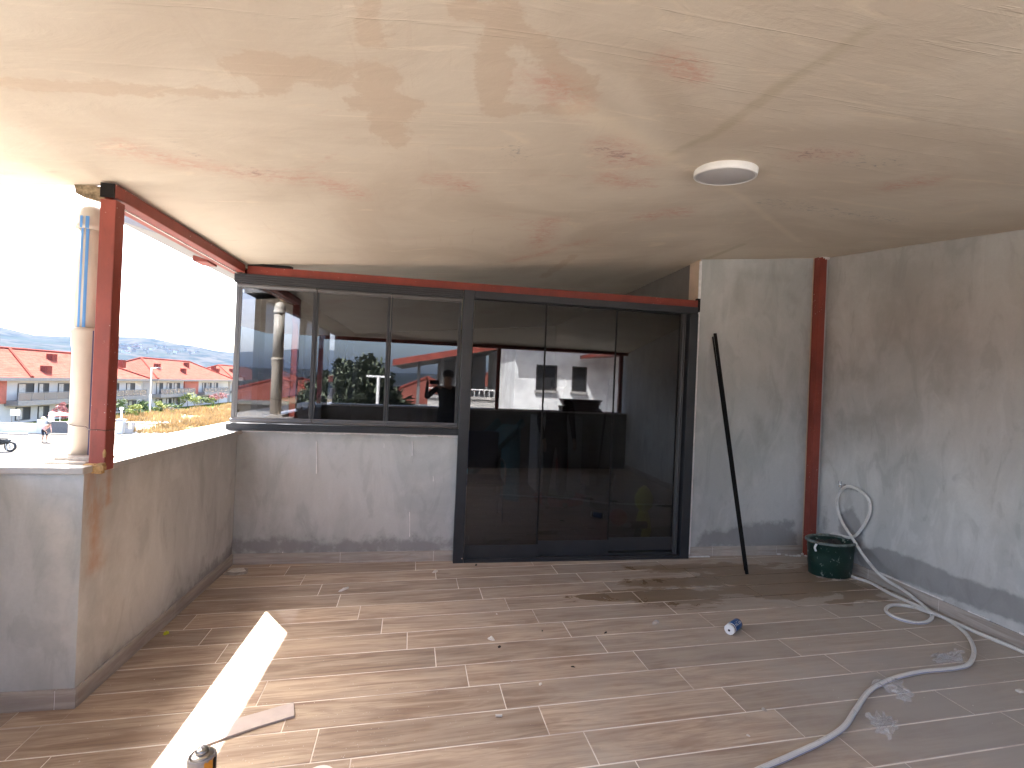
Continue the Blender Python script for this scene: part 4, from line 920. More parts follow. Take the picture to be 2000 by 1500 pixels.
# navy chair
ch = empty('folding_chair', (.62, 5.6, 0), 'navy folding chair with thin steel legs behind the door glass at left', 'chair')
MB().box((.38, 5.42, .43), (.86, 5.86, .49)).build('seat', 'navy', ch, bevel=.02); MB().box((.40, 5.84, .55), (.84, 5.90, 1.02)).build('backrest', 'navy', ch, bevel=.02)
for x in (.40, .84):
    for y in (5.44, 5.84): MB().tube([(x, y, .43), (x + (.02 if x > .6 else -.02), y, .0)], .011, 8).build('leg', 'steel', ch, True)
for x in (.37, .87): MB().tube(curve_pts([(x, 5.44, .45), (x, 5.44, .66), (x, 5.84, .68), (x, 5.87, .50)], 4), .012, 8).build('armrest', 'steel', ch, True)
sd = empty('toy_slide', (.55, 6.3, 0), 'turquoise plastic slide behind the navy chair', 'slide')
mb = MB(); a = Vector((.35, 5.98, .42)); b = Vector((1.10, 6.5, 1.05)); mb.bar(a, b, .34, .03); mb.build('chute', 'turq', sd, bevel=.01)
for dx in (-.17, .17): MB().bar(a + Vector((dx, 0, .05)), b + Vector((dx, 0, .05)), .025, .11).build('side_rail', 'turq', sd)
MB().bar(b, (1.12, 6.52, 0), .3, .04).build('ladder', 'turq', sd)
cbn = empty('white_cabinet', (2.0, 7.2, 0), 'pale cabinet standing in the room behind the middle door panel', 'cabinet')
MB().box((1.60, 7.0, 0), (2.3, 7.6, 1.15)).build('cabinet_body', 'render_white', cbn, bevel=.01); MB().box((1.62, 6.985, .05), (1.94, 7.0, 1.12)).build('cabinet_door', 'render_white', cbn); MB().box((1.96, 6.985, .05), (2.28, 7.0, 1.12)).build('cabinet_door', 'render_white', cbn)
ty_ = empty('toy_tray', (1.85, 6.4, 0), 'red and green toy tray with small tower before the pale cabinet', 'toy')
MB().lathe([(.18, 0), (.26, .03), (.28, .12), (.26, .12), (.24, .05)], (1.78, 6.3, 0), 20, sx=1.3).build('tray', 'redp', ty_); MB().lathe([(.2, .121), (.22, .16), (.05, .17)], (1.78, 6.3, 0), 16).build('inner_tray', 'greenp', ty_)
MB().box((1.74, 6.26, .17), (1.86, 6.38, .45)).build('tower', 'navy', ty_); MB().box((1.73, 6.25, .45), (1.87, 6.39, .62)).build('tower_roof', 'redp', ty_)
bn = empty('dark_bin', (2.32, 6.0, 0), 'dark bin standing behind the right door panel', 'bin')
MB().lathe([(.14, 0), (.17, .45), (.185, .47), (.165, .47), (.15, .1)], (2.30, 6.1, 0), 20).build('bin_body', 'cloth_dark', bn, True); MB().lathe([(.10, 0), (.12, .06)], (2.30, 6.1, .47), 16).build('bin_lid', 'cloth_grey', bn)
br = empty('broom', (2.35, 5.9, 0), 'long handled broom leaning in the room behind the right door panel', 'broom')
MB().tube([(2.12, 5.8, .35), (2.30, 5.95, 1.75)], .013, 8).build('handle', 'black', br); MB().box((1.98, 5.76, .25), (2.26, 5.84, .36)).build('broom_head', 'black', br)
bl = MB().lathe([(.002 + .10 * math.sin(R(a)), .10 - .10 * math.cos(R(a))) for a in range(0, 181, 15)], (2.23, 5.3, 0), 20).build('toy_ball', 'redp', None, True); tag(bl, 'red ball on the floor behind the right door panel', 'ball')
ytv = empty('yellow_toy', (2.30, 4.75, 0), 'yellow green toy figure leaning by the right door jamb inside', 'toy')
MB().lathe([(.03, .30), (.09, .36), (.10, .46), (.06, .54), (.02, .58)], (2.30, 4.80, 0), 16).build('toy_head', 'yellow', ytv, True); MB().lathe([(.07, 0), (.09, .12), (.06, .28), (.04, .31)], (2.30, 4.80, 0), 16).build('toy_body', 'yellow', ytv, True)
dl = empty('cordless_drill', (2.1, 4.55, 0), 'black cordless drill standing on the floor just behind the door glass', 'drill')
MB().box((2.02, 4.48, 0), (2.20, 4.60, .07)).build('battery', 'black', dl, bevel=.01); MB().bar((2.11, 4.54, .07), (2.13, 4.54, .20), .05, .06, (0, 1, 0)).build('grip', 'black', dl, bevel=.008); MB().tube([(2.04, 4.54, .235), (2.21, 4.54, .235)], .036, 14).build('motor_housing', 'black', dl, True); MB().tube([(1.97, 4.54, .235), (2.04, 4.54, .235)], .022, 12, rs=[.012, .024]).build('chuck', 'steel', dl, True)
hm = empty('hammer', (.62, 4.6, 0), 'small hammer with wooden handle on the floor behind the left door panel', 'hammer')
MB().tube([(.60, 4.72, .02), (.86, 4.80, .02)], .013, 8).build('handle', 'bark', hm); MB().bar((.60, 4.64, .022), (.58, 4.80, .022), .03, .035).build('head', 'black', hm)
tb = empty('work_table', (-.1, 4.95, 0), 'low dark table with tools seen through the right pane of the window', 'table')
MB().box((-.42, 4.62, 1.16), (.16, 5.2, 1.19)).build('table_top', 'cloth_grey', tb)
for x in (-.39, .13):
    for y in (4.65, 5.17): MB().box((x - .02, y - .02, 0), (x + .02, y + .02, 1.16)).build('leg', 'steel', tb)
for x, h, mt, lb in ((-.02, .20, 'black', 'black power tool on the table behind the window'), (-.12, .15, 'navy', 'blue bottle on the table behind the window'), (-.22, .10, 'cloth_dark', 'dark mug on the table behind the window')):
    o = MB().lathe([(.028, 0), (.033, .01), (.031, h * .6), (.018, h * .75), (.016, h)], (x, 4.75, 1.19), 14).build('tool' if h > .16 else ('bottle' if h > .12 else 'mug'), mt, None, True); tag(o, lb, 'tool' if h > .16 else ('bottle' if h > .12 else 'mug'))
# ================================================================== PEOPLE
def figure(name, loc, rz, J, label, top, legs, hairc='hair', skin='skin', scale=1.0, shirtz=None, lower=None):
    root = empty(name, loc, label, 'person'); root.rotation_euler.z = rz
    names = list(J['p'].keys()); idx = {n_: i for i, n_ in enumerate(names)}
    me = bpy.data.meshes.new('body'); me.from_pydata([Vector(J['p'][n_]) * scale for n_ in names], [(idx[a], idx[b]) for a, b in J['e']], [])
    o = bpy.data.objects.new('body', me); COL.objects.link(o)
    sk = o.modifiers.new('s', 'SKIN'); sk.use_smooth_shade = True; o.modifiers.new('ss', 'SUBSURF').levels = 2
    for n_ in names:
        r_ = J['r'].get(n_, .05); r_ = r_ if isinstance(r_, tuple) else (r_, r_); d = me.skin_vertices[0].data[idx[n_]]; d.radius = (r_[0] * scale, r_[1] * scale); d.use_root = (n_ == names[0])
    dg = bpy.context.evaluated_depsgraph_get(); dg.update(); m2 = bpy.data.meshes.new_from_object(o.evaluated_get(dg)); o.modifiers.clear(); o.data = m2
    m2.materials.clear()
    for mm in (skin, top, legs): m2.materials.append(M[mm])
    segs = [(Vector(J['p'][a]) * scale, Vector(J['p'][b]) * scale, J['m'].get(b, 0)) for a, b in J['e']]
    for f in m2.polygons:
        c = f.center; best = None
        for a, b, k in segs:
            e = b - a; t = max(0, min(1, (c - a).dot(e) / max(e.length_squared, 1e-9))); d = (c - a - e * t).length
            if best is None or d < best[0]: best = (d, k)
        f.material_index = best[1]; f.use_smooth = True
    o.parent = root
    h = Vector(J['p']['head']) * scale; ht = Vector(J['p']['crown']) * scale
    hm_ = MB().lathe([(.06, -.03), (.10, 0), (.108, .04), (.09, .10), (.03, .13)], (h + ht) / 2 + Vector((0, J.get('hb', .0) , .0)), 14).build('hair', hairc, None, True); hm_.scale = (1, 1, 1); hm_.parent = root
    return root, o
def hand(P, E, Rr, M_, w, dirv, side, tag_, s=1.):
    d = Vector(dirv).normalized(); w = Vector(w); sd_ = Vector(side).normalized(); up = d.cross(sd_)
    P[tag_ + 'palm'] = w + d * .07; E.append((w_name[tag_], tag_ + 'palm')); Rr[tag_ + 'palm'] = (.028, .016)
    for i, (o_, L) in enumerate(((-.028, .075), (-.01, .085), (.01, .08), (.027, .062))):
        a = w + d * .085 + sd_ * o_; b = a + d * L * .5 - up * .008; c = b + d * L * .45 - up * .025
        for nm, q in (('a', a), ('b', b), ('c', c)): P[f'{tag_}f{i}{nm}'] = q; Rr[f'{tag_}f{i}{nm}'] = .0085
        E += [(tag_ + 'palm', f'{tag_}f{i}a'), (f'{tag_}f{i}a', f'{tag_}f{i}b'), (f'{tag_}f{i}b', f'{tag_}f{i}c')]
    a = w + d * .03 - sd_ * .03; b = a + d * .03 - sd_ * .03; P[tag_ + 'ta'] = a; P[tag_ + 'tb'] = b; Rr[tag_ + 'ta'] = .011; Rr[tag_ + 'tb'] = .009
    E += [(w_name[tag_], tag_ + 'ta'), (tag_ + 'ta', tag_ + 'tb')]
w_name = {'L': 'lw', 'R': 'rw'}
def standing(arms, fists=True, bend=0):
    P = dict(pelvis=(0, 0, .95), waist=(0, .01, 1.08), chest=(0, .0, 1.30), neck=(0, .01, 1.46), head=(0, -.01, 1.565), crown=(0, -.01, 1.67), nose=(0, -.105, 1.59),
             lh=(-.095, 0, .90), lk=(-.11, -.02, .50), la=(-.12, .02, .09), lt=(-.13, -.14, .04), rh=(.095, 0, .90), rk=(.11, -.02, .50), ra=(.12, .02, .09), rt=(.13, -.14, .04),
             ls=(-.19, 0, 1.41), rs=(.19, 0, 1.41), le=arms[0], lw=arms[1], re=arms[2], rw=arms[3])
    E = [('pelvis', 'waist'), ('waist', 'chest'), ('chest', 'neck'), ('neck', 'head'), ('head', 'crown'), ('head', 'nose'), ('pelvis', 'lh'), ('lh', 'lk'), ('lk', 'la'), ('la', 'lt'), ('pelvis', 'rh'), ('rh', 'rk'), ('rk', 'ra'), ('ra', 'rt'),
         ('chest', 'ls'), ('ls', 'le'), ('le', 'lw'), ('chest', 'rs'), ('rs', 're'), ('re', 'rw')]
    Rr = dict(pelvis=(.15, .11), waist=(.15, .11), chest=(.17, .12), neck=.055, head=(.088, .10), crown=(.08, .09), nose=.012, lh=.09, rh=.09, lk=.06, rk=.06, la=.04, ra=.04, lt=.035, rt=.035, ls=.06, rs=.06, le=.042, re=.042, lw=.028, rw=.028)
    Mt = dict(waist=1, chest=1, ls=1, rs=1, le=1, re=1, lw=1, rw=1, lh=2, rh=2, lk=2, rk=2, la=2, ra=2, lt=2, rt=2)
    if fists:
        for s_, sg in (('L', -1), ('R', 1)):
            e = Vector(P[w_name[s_]]) - Vector(P['le' if s_ == 'L' else 're']); hand(P, E, Rr, Mt, P[w_name[s_]], e, Vector((0, 1, 0)) if abs(e.normalized().y) < .8 else Vector((0, 0, 1)), s_)
    return dict(p=P, e=E, r=Rr, m=Mt)
# photographer behind the camera, facing the glass (figure front is -Y, so turned by 180 degrees)
figure('person', (.27, -.36, 0), R(180), standing([(-.33, -.22, 1.25), (-.10 + .22, -.27, 1.42), (.36, -.20, 1.24), (.35, -.30, 1.45)]), 'person in grey top photographing the terrace, mirrored dark in the window glass', 'cloth_grey', 'cloth_dark', scale=1.06)
ph = empty('mobile_phone', (0.03, -.06, 1.60), 'black phone held up by the photographer behind the viewpoint', 'phone')
MB().box((-.06, -.075, 1.56), (.10, -.066, 1.64)).build('phone_body', 'black', ph, bevel=.003); MB().lathe([(.006, 0), (.006, .003)], (-.045, -.066, 1.625), 12, axis=(0, 1, 0)).build('lens', 'chrome', ph)
figure('person', (1.64, 6.1, 0), R(10), standing([(-.24, .02, 1.15), (-.22, -.10, .92), (.24, .02, 1.15), (.22, -.10, .92)]), 'person in dark trousers standing inside behind the middle door panel', 'cloth_dark', 'cloth_dark')
# ================================================================== OUTSIDE
ZG = -5.7
# own building below the terrace
ob = empty('own_building', (0, 4, ZG), 'lower storey of the building carrying the terrace', 'building')
MB().box((XO - .28, YB - .28, ZG), (XR + .18, 10.05, -.21)).build('lower_walls', 'render_white', ob)
def hill_h(x, y):
    r = math.hypot(x, y); a = math.atan2(x, y)
    base = -26 * min(1, max(0, (r - 260) / 700)); up = max(0, (r - 1300) / 2300); up = min(up, 1.15) * (.45 + .55 * max(0, math.cos(a + .4)))
    n1 = noise.noise(Vector((math.cos(a) * 3.2, math.sin(a) * 3.2, 7.3))); n2 = noise.noise(Vector((x / 620, y / 620, 2.1))); n3 = noise.noise(Vector((x / 190, y / 190, 5)))
    return ZG + base + up ** 1.35 * (215 + 120 * n1 + 60 * n2 + 14 * n3) + (r > 500) * 5 * n3
tv = MB(); radii = [0, 30, 60, 100, 150, 210, 280, 370, 480, 620, 800, 1000, 1250, 1500, 1750, 2000, 2250, 2500, 2750, 3000, 3250, 3500, 3800, 4200, 5000, 6000, 9000]
NA = 220
for r_ in radii[1:]:
    for k in range(NA):
        a = 2 * math.pi * k / NA; x = r_ * math.sin(a); y = r_ * math.cos(a)
        z = hill_h(x, y) if r_ < 4500 else ZG - 5
        tv.v.append((x, y, z if r_ > 200 else ZG))
tv.v.append((0, 0, ZG)); c0 = len(tv.v) - 1
for k in range(NA): tv.f.append((c0, (k + 1) % NA, k)); tv.mi.append(0)
for i in range(len(radii) - 2):
    for k in range(NA):
        k2 = (k + 1) % NA; tv.f.append((i * NA + k, i * NA + k2, (i + 1) * NA + k2, (i + 1) * NA + k)); tv.mi.append(0)
tr = tv.build('ground', 'ground', None, True); struct(tr)
bpy.context.view_layer.update()
# town in the valley and on the slope
mb = MB(); rr = random.Random(4)
for i in range(5200):
    a = rr.uniform(-1.25, .1) if i < 4200 else rr.uniform(-3.1, 3.1); r_ = rr.uniform(450, 3300)
    x = r_ * math.sin(a); y = r_ * math.cos(a)
    if noise.noise(Vector((x / 420, y / 420, 0))) < -.05 + (r_ > 2400) * .25: continue
    z = hill_h(x, y); s = rr.uniform(4, 10); h = rr.uniform(5, 13) * (1 if r_ < 2600 else .8); q = rr.random()
    mb.box((x - s, y - s * .7, z - 4), (x + s, y + s * .7, z + h), 0 if q < .8 else 1)
    if rr.random() < .5: mb.box((x - s * 1.05, y - s * .75, z + h), (x + s * 1.05, y + s * .75, z + h + 1.5), 2)
tag(mb.build('distant_town', ['town', 'render_grey', 'roof'], None), 'pale scattered houses of the far town on the valley side', 'town', kind='stuff')
# ---- road, kerb, field, lawn, path
struct(MB().box((-62, 5, ZG - .1), (-4, 58.4, ZG + .004)).build('road', 'asphalt'))
struct(MB().box((-62, 57.0, ZG), (-41.6, 57.3, ZG + .14)).box((-33.2, 57.6, ZG), (-3, 57.9, ZG + .13)).build('kerb', 'kerb'))
struct(MB().box((-50.8, 60, ZG - .1), (-45.5, 170, ZG + .006)).build('lawn', 'lawn'))
struct(MB().box((-45.49, 66, ZG - .1), (-34.01, 170, ZG + .007)).box((-34, 58.6, ZG - .1), (10, 170, ZG + .008)).build('dry_field', 'drybase'))
struct(MB().prism([(-40, 72), (-37, 70), (-22, 88), (-24, 92)], ZG, ZG + .16).prism([(-47, 118), (-47, 123), (-10, 104), (-10, 100)], ZG, ZG + .2).build('path', 'path'))
mb = MB(); rr = random.Random(9)
for i in range(19000):
    x = rr.uniform(-45, -8); y = 60 + 62 * rr.random() ** 1.3
    if noise.noise(Vector((x * .12, y * .12, 0))) < -.22: continue
    h = rr.uniform(.35, 1.0) * (1 + .5 * noise.noise(Vector((x * .3, y * .3, 3))))
    if x < -34 and (y < 72 or rr.random() < .45): continue
    for b in range(3):
        a = rr.uniform(0, 6.28); w_ = rr.uniform(.05, .14); lx = rr.uniform(-.35, .35); ly = rr.uniform(-.3, .3); bx = x + rr.uniform(-.2, .2); by = y + rr.uniform(-.2, .2)
        mb.add([(bx - w_ * math.cos(a), by - w_ * math.sin(a), ZG), (bx + w_ * math.cos(a), by + w_ * math.sin(a), ZG), (bx + lx, by + ly, ZG + h)], [(0, 1, 2)])
tag(mb.build('dry_grass', 'drygrass', None), 'tall straw coloured dry grass on the empty plot', 'grass', kind='stuff')
mb = MB()
for i in range(900):
    x = rr.uniform(-33, -8); y = 58.4 + abs(rr.gauss(0, 1.8)); s = rr.uniform(.06, .28)
    vs = [(x + s * rr.uniform(.7, 1.2) * math.cos(t), y + s * rr.uniform(.7, 1.2) * math.sin(t), ZG) for t in (0, 1.57, 3.14, 4.7)] + [(x + rr.uniform(-.3, .3) * s, y + rr.uniform(-.3, .3) * s, ZG + s * rr.uniform(.7, 1.2))]
    mb.add(vs, [(0, 1, 4), (1, 2, 4), (2, 3, 4), (3, 0, 4)])
tag(mb.build('rubble', 'concrete', None), 'grey broken rubble along the near edge of the dry plot', 'rubble', kind='stuff')
# ---- houses
def windows_row(parent, X, ylist, z0, z1, door=False):
    for (y0, y1) in ylist:
        w = MB(); fr = .10
        w.box((X + .02, y0, z0), (X + .10, y0 + fr, z1)).box((X + .02, y1 - fr, z0), (X + .10, y1, z1)).box((X + .02, y0 + fr, z1 - fr), (X + .10, y1 - fr, z1)).box((X + .02, y0 + fr, z0), (X + .10, y1 - fr, z0 + fr)).box((X + .02, (y0 + y1) / 2 - .06, z0 + fr), (X + .10, (y0 + y1) / 2 + .06, z1 - fr))
        wo = w.build('window', 'wframe', parent)
        g = MB().box((X + .01, y0 + fr, z0 + fr), (X + .05, (y0 + y1) / 2 - .06, z1 - fr)).build('pane', 'curtain', None); g.parent = wo
        g = MB().box((X + .01, (y0 + y1) / 2 + .06, z0 + fr), (X + .05, y1 - fr, z1 - fr)).build('pane', 'blackrub', None); g.parent = wo
def hip_roof(parent, x0, x1, y0, y1, z0, zr, ridge_in):
    xm = (x0 + x1) / 2; e = .25
    A = (x1, y0, z0); B = (x1, y1, z0); C_ = (x0, y1, z0); D = (x0, y0, z0); r0 = (xm, y0 + ridge_in, zr); r1 = (xm, y1 - ridge_in, zr)
    ro = MB().add([A, B, C_, D, r0, r1], [(0, 1, 5, 4), (1, 2, 5), (2, 3, 4, 5), (3, 0, 4), (3, 2, 1, 0)]).build('roof', 'roof', parent)
    for p, q in ((r0, r1), (A, r0), (B, r1), (D, r0), (C_, r1)):
        m = MB().tube([Vector(p) + Vector((0, 0, .05)), Vector(q) + Vector((0, 0, .05))], .16, 6).build('ridge_cap', 'roofcap', None); m.parent = ro
    fm = MB().box((x0, y0, z0 - .42), (x1, y1, z0 - .005)); fm.build('fascia', 'fascia', parent)
    return ro
def balcony(parent, X, y0, y1, zs, n):
    b = MB().box((X + .02, y0, zs - .62), (X + 1.5, y1, zs)).build('balcony', 'fascia', parent)
    for i in range(n + 1):
        y = y0 + .05 + (y1 - y0 - .1) * i / n; g = MB().box((X + 1.40, y - .04, zs + .001), (X + 1.46, y + .04, zs + 1.0)).build('railing_post', 'railing', None); g.parent = b
    g = MB().box((X + 1.39, y0, zs + 1.0), (X + 1.47, y1, zs + 1.06)).build('handrail', 'railing', None); g.parent = b
    g = MB().box((X + 1.42, y0 + .1, zs + .05), (X + 1.44, y1 - .1, zs + .95)).build('railing_glass', 'railglass', None); g.parent = b
def vents(parent, pts):
    for x, y, z in pts: MB().box((x - .4, y - .45, z - .6), (x + .4, y + .45, z + .8)).build('chimney', 'roofcap', parent)
HX = -51.0
def roof_pt(px, py, x1, zr, w=14.2):
    r = ray(px, py); k = (zr - .02) / (w / 2); t = (.02 + k * x1 - EYE.z) / (r.z + k * r.x); q = EYE + r * t; return (q.x, q.y, q.z)
def house(label, y0, y1, red, ups, gr, balc, vent, X=HX, zr=3.7, group='terraced houses with red tiled roofs'):
    h = empty('terraced_house', (X, (y0 + y1) / 2, ZG), label, 'house', group)
    MB().box((X - 12, y0, ZG), (X, y1, -.28)).build('wall', 'render_white', h)
    for a, b in red: MB().box((X + .005, a, -3.2), (X + .25, b, -.30)).build('red_cladding', 'brick_red', h)
    windows_row(h, X, ups, -2.95, -.75); windows_row(h, X, gr, ZG + .3, -3.75)
    for (a, b, n) in balc: balcony(h, X, a, b, -2.85, n)
    ln_ = (y1 - y0); hip_roof(h, X - 13, X + 1.2, y0 - .6, y1 + .6, 0.02, zr, 7.5)
    vents(h, vent); return h
RX = HX + 1.2
h1 = house('nearest white house with red tiled roof and long grey balcony, left of the pipe', 46, 93.4, [(60, 66.4)], [(50, 53), (55, 57), (68.2, 70.6), (71.3, 73), (74.6, 76.7), (80, 82), (85.2, 87.4), (89.3, 91.6)],
      [(50, 53), (68.0, 70.2), (71.4, 73.2), (74.5, 76.9), (81, 83), (86.9, 88.2), (90, 92.2)], [(66.4, 92.6, 13), (46, 59.5, 7)], [roof_pt(101, 702, RX, 3.7), roof_pt(238, 712, RX, 3.7), roof_pt(90, 726, RX, 3.7)])
MB().tube([(RX + .1, 68.6, .10), (-56.8, 74.4, 3.78)], .16, 6).build('hip_cap', 'roofcap', h1)
house('middle white house with red cladding panel and hip roof, right of the red post', 97, 129.4, [(107.9, 113.7)], [(98.1, 100.2), (101.6, 103.3), (104.2, 106.4), (115.9, 117.7), (118.6, 120.3), (121.7, 123.7)],
      [(98.1, 100.2), (101.6, 103.4), (104.2, 106.6), (115, 116.6), (117.8, 119.6), (121.4, 123.4)], [(96.9, 109.8, 9), (113.8, 126.6, 8)], [roof_pt(307, 718, RX, 3.9), roof_pt(364, 715, RX, 3.9), roof_pt(358, 727, RX, 3.9), roof_pt(417, 721, RX, 3.9), roof_pt(424, 726, RX, 3.9)], zr=3.9)
house('farther white house with red roof partly cut off by the window frame', 131, 163, [(143, 148)], [(131.8, 133.6), (134.8, 136.8), (138, 140), (150, 152)], [(132, 134), (136, 138), (150, 152)], [(130.9, 142.5, 6), (149, 162, 7)], [roof_pt(452, 726, RX, 3.7)])
house('farthest house of the row with a red roof just showing above', 166, 198, [(180, 185)], [(168, 170), (172, 174), (189, 191)], [(168, 170), (173, 175)], [(166.5, 179, 6)], [(-55, 173, 3)])
house('white terraced house left of the frame, seen only mirrored in the glass', -10, 34, [(10, 15)], [(-6, -4), (-1, 1), (4, 6), (18, 20), (24, 26), (29, 31)], [(-5, -3), (2, 4), (20, 22), (27, 29)], [(-9, 9, 8), (15.5, 33, 8)], [(-57, 12, 3.4)])
gw = empty('gap_wall', (HX - 1, 95.2, ZG), 'plain grey set back wall between the two nearest houses', 'wall'); MB().box((HX - 10, 93.42, ZG), (HX - 1.6, 96.98, -.3)).build('wall', 'render_grey', gw)
gw = empty('gap_wall', (HX - 1, 130.2, ZG), 'narrow grey set back wall right of the middle house', 'wall'); MB().box((HX - 10, 129.42, ZG), (HX - 1.6, 130.98, -.3)).build('wall', 'render_grey', gw)
# far second row of red roofed houses
for i, (x, y) in enumerate(((-76, 116), (-78, 148), (-44, 215), (-80, 180))):
    h = empty('far_house', (x, y, ZG), ('red roofed house behind the middle house', 'red roofed house behind the farther house', 'small red roofed house beyond the end of the row', 'red roofed house deep behind the row')[i], 'house', 'houses behind the row')
    MB().box((x - 6, y - 10, ZG), (x + 6, y + 10, -.5)).build('wall', 'render_white', h); hip_roof(h, x - 7, x + 7, y - 11, y + 11, -.2, 2.6, 6)
    windows_row(h, x + 6, [(y - 6, y - 4), (y + 1, y + 3)], -3, -1.2)
# boundary wall, gate, pillars
bwl = empty('boundary_wall', (-43, 58.6, ZG), 'low white boundary wall across the road before the nearest house', 'wall'); MB().box((-62, 58.4, ZG), (-41.6, 58.62, ZG + .98)).build('wall_body', 'white_wall', bwl); MB().box((-62, 58.36, ZG + .98), (-41.6, 58.66, ZG + 1.05)).build('wall_cap', 'kerb', bwl)
gp = empty('gate_pillar', (-41.2, 58.4, ZG), 'grey gate pillar with pale lamp on top beside the dark gate', 'pillar'); MB().box((-41.6, 58.2, ZG), (-40.8, 58.8, ZG + 1.45)).build('shaft', 'render_pale', gp); MB().lathe([(.12, 0), (.2, .08), (.2, .22), (.1, .30)], (-41.2, 58.5, ZG + 1.46), 12).build('lamp_globe', 'label_yellow', gp, True)
gt = empty('street_gate', (-38.6, 58.5, ZG), 'dark grey sliding gate panel between the gate pillars', 'gate'); MB().box((-40.75, 58.42, ZG + .05), (-37.9, 58.50, ZG + 1.25)).box((-37.85, 58.42, ZG + .05), (-34.9, 58.50, ZG + 1.25)).build('gate_panel', 'railing', gt); MB().box((-40.75, 58.38, ZG + 1.25), (-34.9, 58.54, ZG + 1.32)).build('top_rail', 'fascia', gt)
p2 = onZ(232, 847, ZG); gp2 = empty('gate_pillar', (p2.x, p2.y, ZG), 'pale gate pillar with white round lamp right of the red post', 'pillar')
MB().box((p2.x - .33, p2.y, ZG), (p2.x + .33, p2.y + .6, ZG + 1.5)).build('shaft', 'render_pale', gp2); MB().box((p2.x - .42, p2.y - .08, ZG + 1.5), (p2.x + .42, p2.y + .68, ZG + 1.6)).build('cap', 'kerb', gp2)
MB().tube([(p2.x, p2.y + .3, ZG + 1.6), (p2.x, p2.y + .3, ZG + 2.6)], .09, 8).build('lamp_stem', 'white', gp2); MB().lathe([(.1, 0), (.2, .1), (.2, .25), (.08, .35)], (p2.x, p2.y + .3, ZG + 2.6), 12).build('lamp_globe', 'white', gp2, True)
MB().box((p2.x + .5, p2.y + .1, ZG), (p2.x + 1.3, p2.y + .6, ZG + .55)).box((p2.x + .5, p2.y + .1, ZG + .55), (p2.x + .62, p2.y + .6, ZG + 1.2)).box((p2.x + 1.2, p2.y + .1, ZG + .55), (p2.x + 1.3, p2.y + .6, ZG + 1.2)).box((p2.x + .5, p2.y + .1, ZG + 1.2), (p2.x + 1.3, p2.y + .6, ZG + 1.3)).build('meter_box', 'kerb', gp2)
# street lamp pole
b_ = onZ(292, 808, ZG); sp2 = empty('street_lamp', b_, 'tall thin white street lamp pole on the dry plot before the middle house', 'street lamp')
MB().tube([b_, b_ + Vector((0, 0, 3.2))], .14, 10).build('base_section', 'white', sp2, True); MB().tube([b_ + Vector((0, 0, 3.2)), b_ + Vector((0, 0, 7.7))], .08, 10).build('pole', 'white', sp2, True); MB().tube([b_ + Vector((0, 0, 7.6)), b_ + Vector((1.1, 0, 7.75))], .05, 8).build('arm', 'white', sp2, True); MB().box((b_.x + 1.0, b_.y - .12, 7.66 + b_.z), (b_.x + 1.6, b_.y + .12, 7.8 + b_.z)).build('lamp_head', 'kerb', sp2)
# umbrella, board, bushes
u_ = onY(117, 818, 61); u_ = Vector((u_.x, 61, ZG)); um = empty('garden_umbrella', u_, 'red and white garden umbrella behind the dark gate', 'umbrella'); MB().tube([u_, u_ + Vector((0, 0, 2.1))], .03, 6).build('pole', 'white', um)
MB().lathe([(1.0, 1.75), (.95, 1.80), (.5, 2.03), (.02, 2.15)], u_, 10).build('canopy', 'umb', um)
sb = empty('notice_board', (-45.7, 61, ZG), 'white board on two legs behind the low white wall', 'sign'); MB().box((-46.2, 61, ZG + 1.6), (-45.3, 61.06, ZG + 2.25)).build('board', 'white', sb)
for x in (-46.1, -45.4): MB().box((x - .03, 61.07, ZG), (x + .03, 61.12, ZG + 2.2)).build('leg', 'railing', sb)
bt = empty('garden_post', (-42.9, 62, ZG), 'pale square garden post beside the reddish tree', 'post'); MB().box((-43.2, 62, ZG), (-42.8, 62.4, ZG + 2.0)).build('shaft', 'render_white', bt)
def foliage(parent, c, rx, ry, rz, n, ls, mat, seed, nm='crown', cone=False):
    rr = random.Random(seed); mb = MB(); cl = []
    for k in range(max(6, n // 60)):
        while True:
            q = Vector((rr.uniform(-1, 1), rr.uniform(-1, 1), rr.uniform(-1, 1)))
            if .25 < q.length < 1: break
        if cone: f = 1 - (q.z + 1) / 2 * .8; q.x *= f; q.y *= f
        cl.append(q)
    for i in range(n):
        q = rr.choice(cl) + Vector((rr.gauss(0, .17), rr.gauss(0, .17), rr.gauss(0, .14)))
        p = Vector(c) + Vector((q.x * rx, q.y * ry, q.z * rz)); s = ls * rr.uniform(.6, 1.4)
        a = Vector((rr.gauss(0, 1), rr.gauss(0, 1), rr.gauss(0, .7))).normalized(); b = a.orthogonal().normalized()
        mb.add([p - b * s * .4, p + a * s, p + b * s * .4, p - a * s * .6], [(0, 1, 2, 3)])
    return mb.build(nm, mat, parent)
def tree(name, base, h, r_, mat, label, cat, seed, n=900, trunk=.12, ls=.22, cone=False, group=None):
    t = empty(name, base, label, cat, group); b = Vector(base); rr = random.Random(seed)
    th = h - r_ * (1.6 if not cone else h / r_ * .8) if not cone else h * .2
    tm_ = MB().tube([b, b + Vector((.05 * h * .2, 0, max(th, h * .3))), b + Vector((0, 0, h * .85))], trunk, 8, rs=[trunk, trunk * .7, trunk * .2])
    for k in range(5):
        a = rr.uniform(0, 6.28); z = h * rr.uniform(.3, .65); tm_.tube([b + Vector((0, 0, z)), b + Vector((math.cos(a) * r_ * .7, math.sin(a) * r_ * .7, z + r_ * .5))], trunk * .3, 5, rs=[trunk * .35, trunk * .1])
    tm_.build('trunk', 'bark', t)
    cz = (h - r_) if not cone else h * .58; rz = r_ if not cone else h * .43
    foliage(t, b + Vector((0, 0, cz)), r_, r_, rz, n, ls, mat, seed, cone=cone); return t
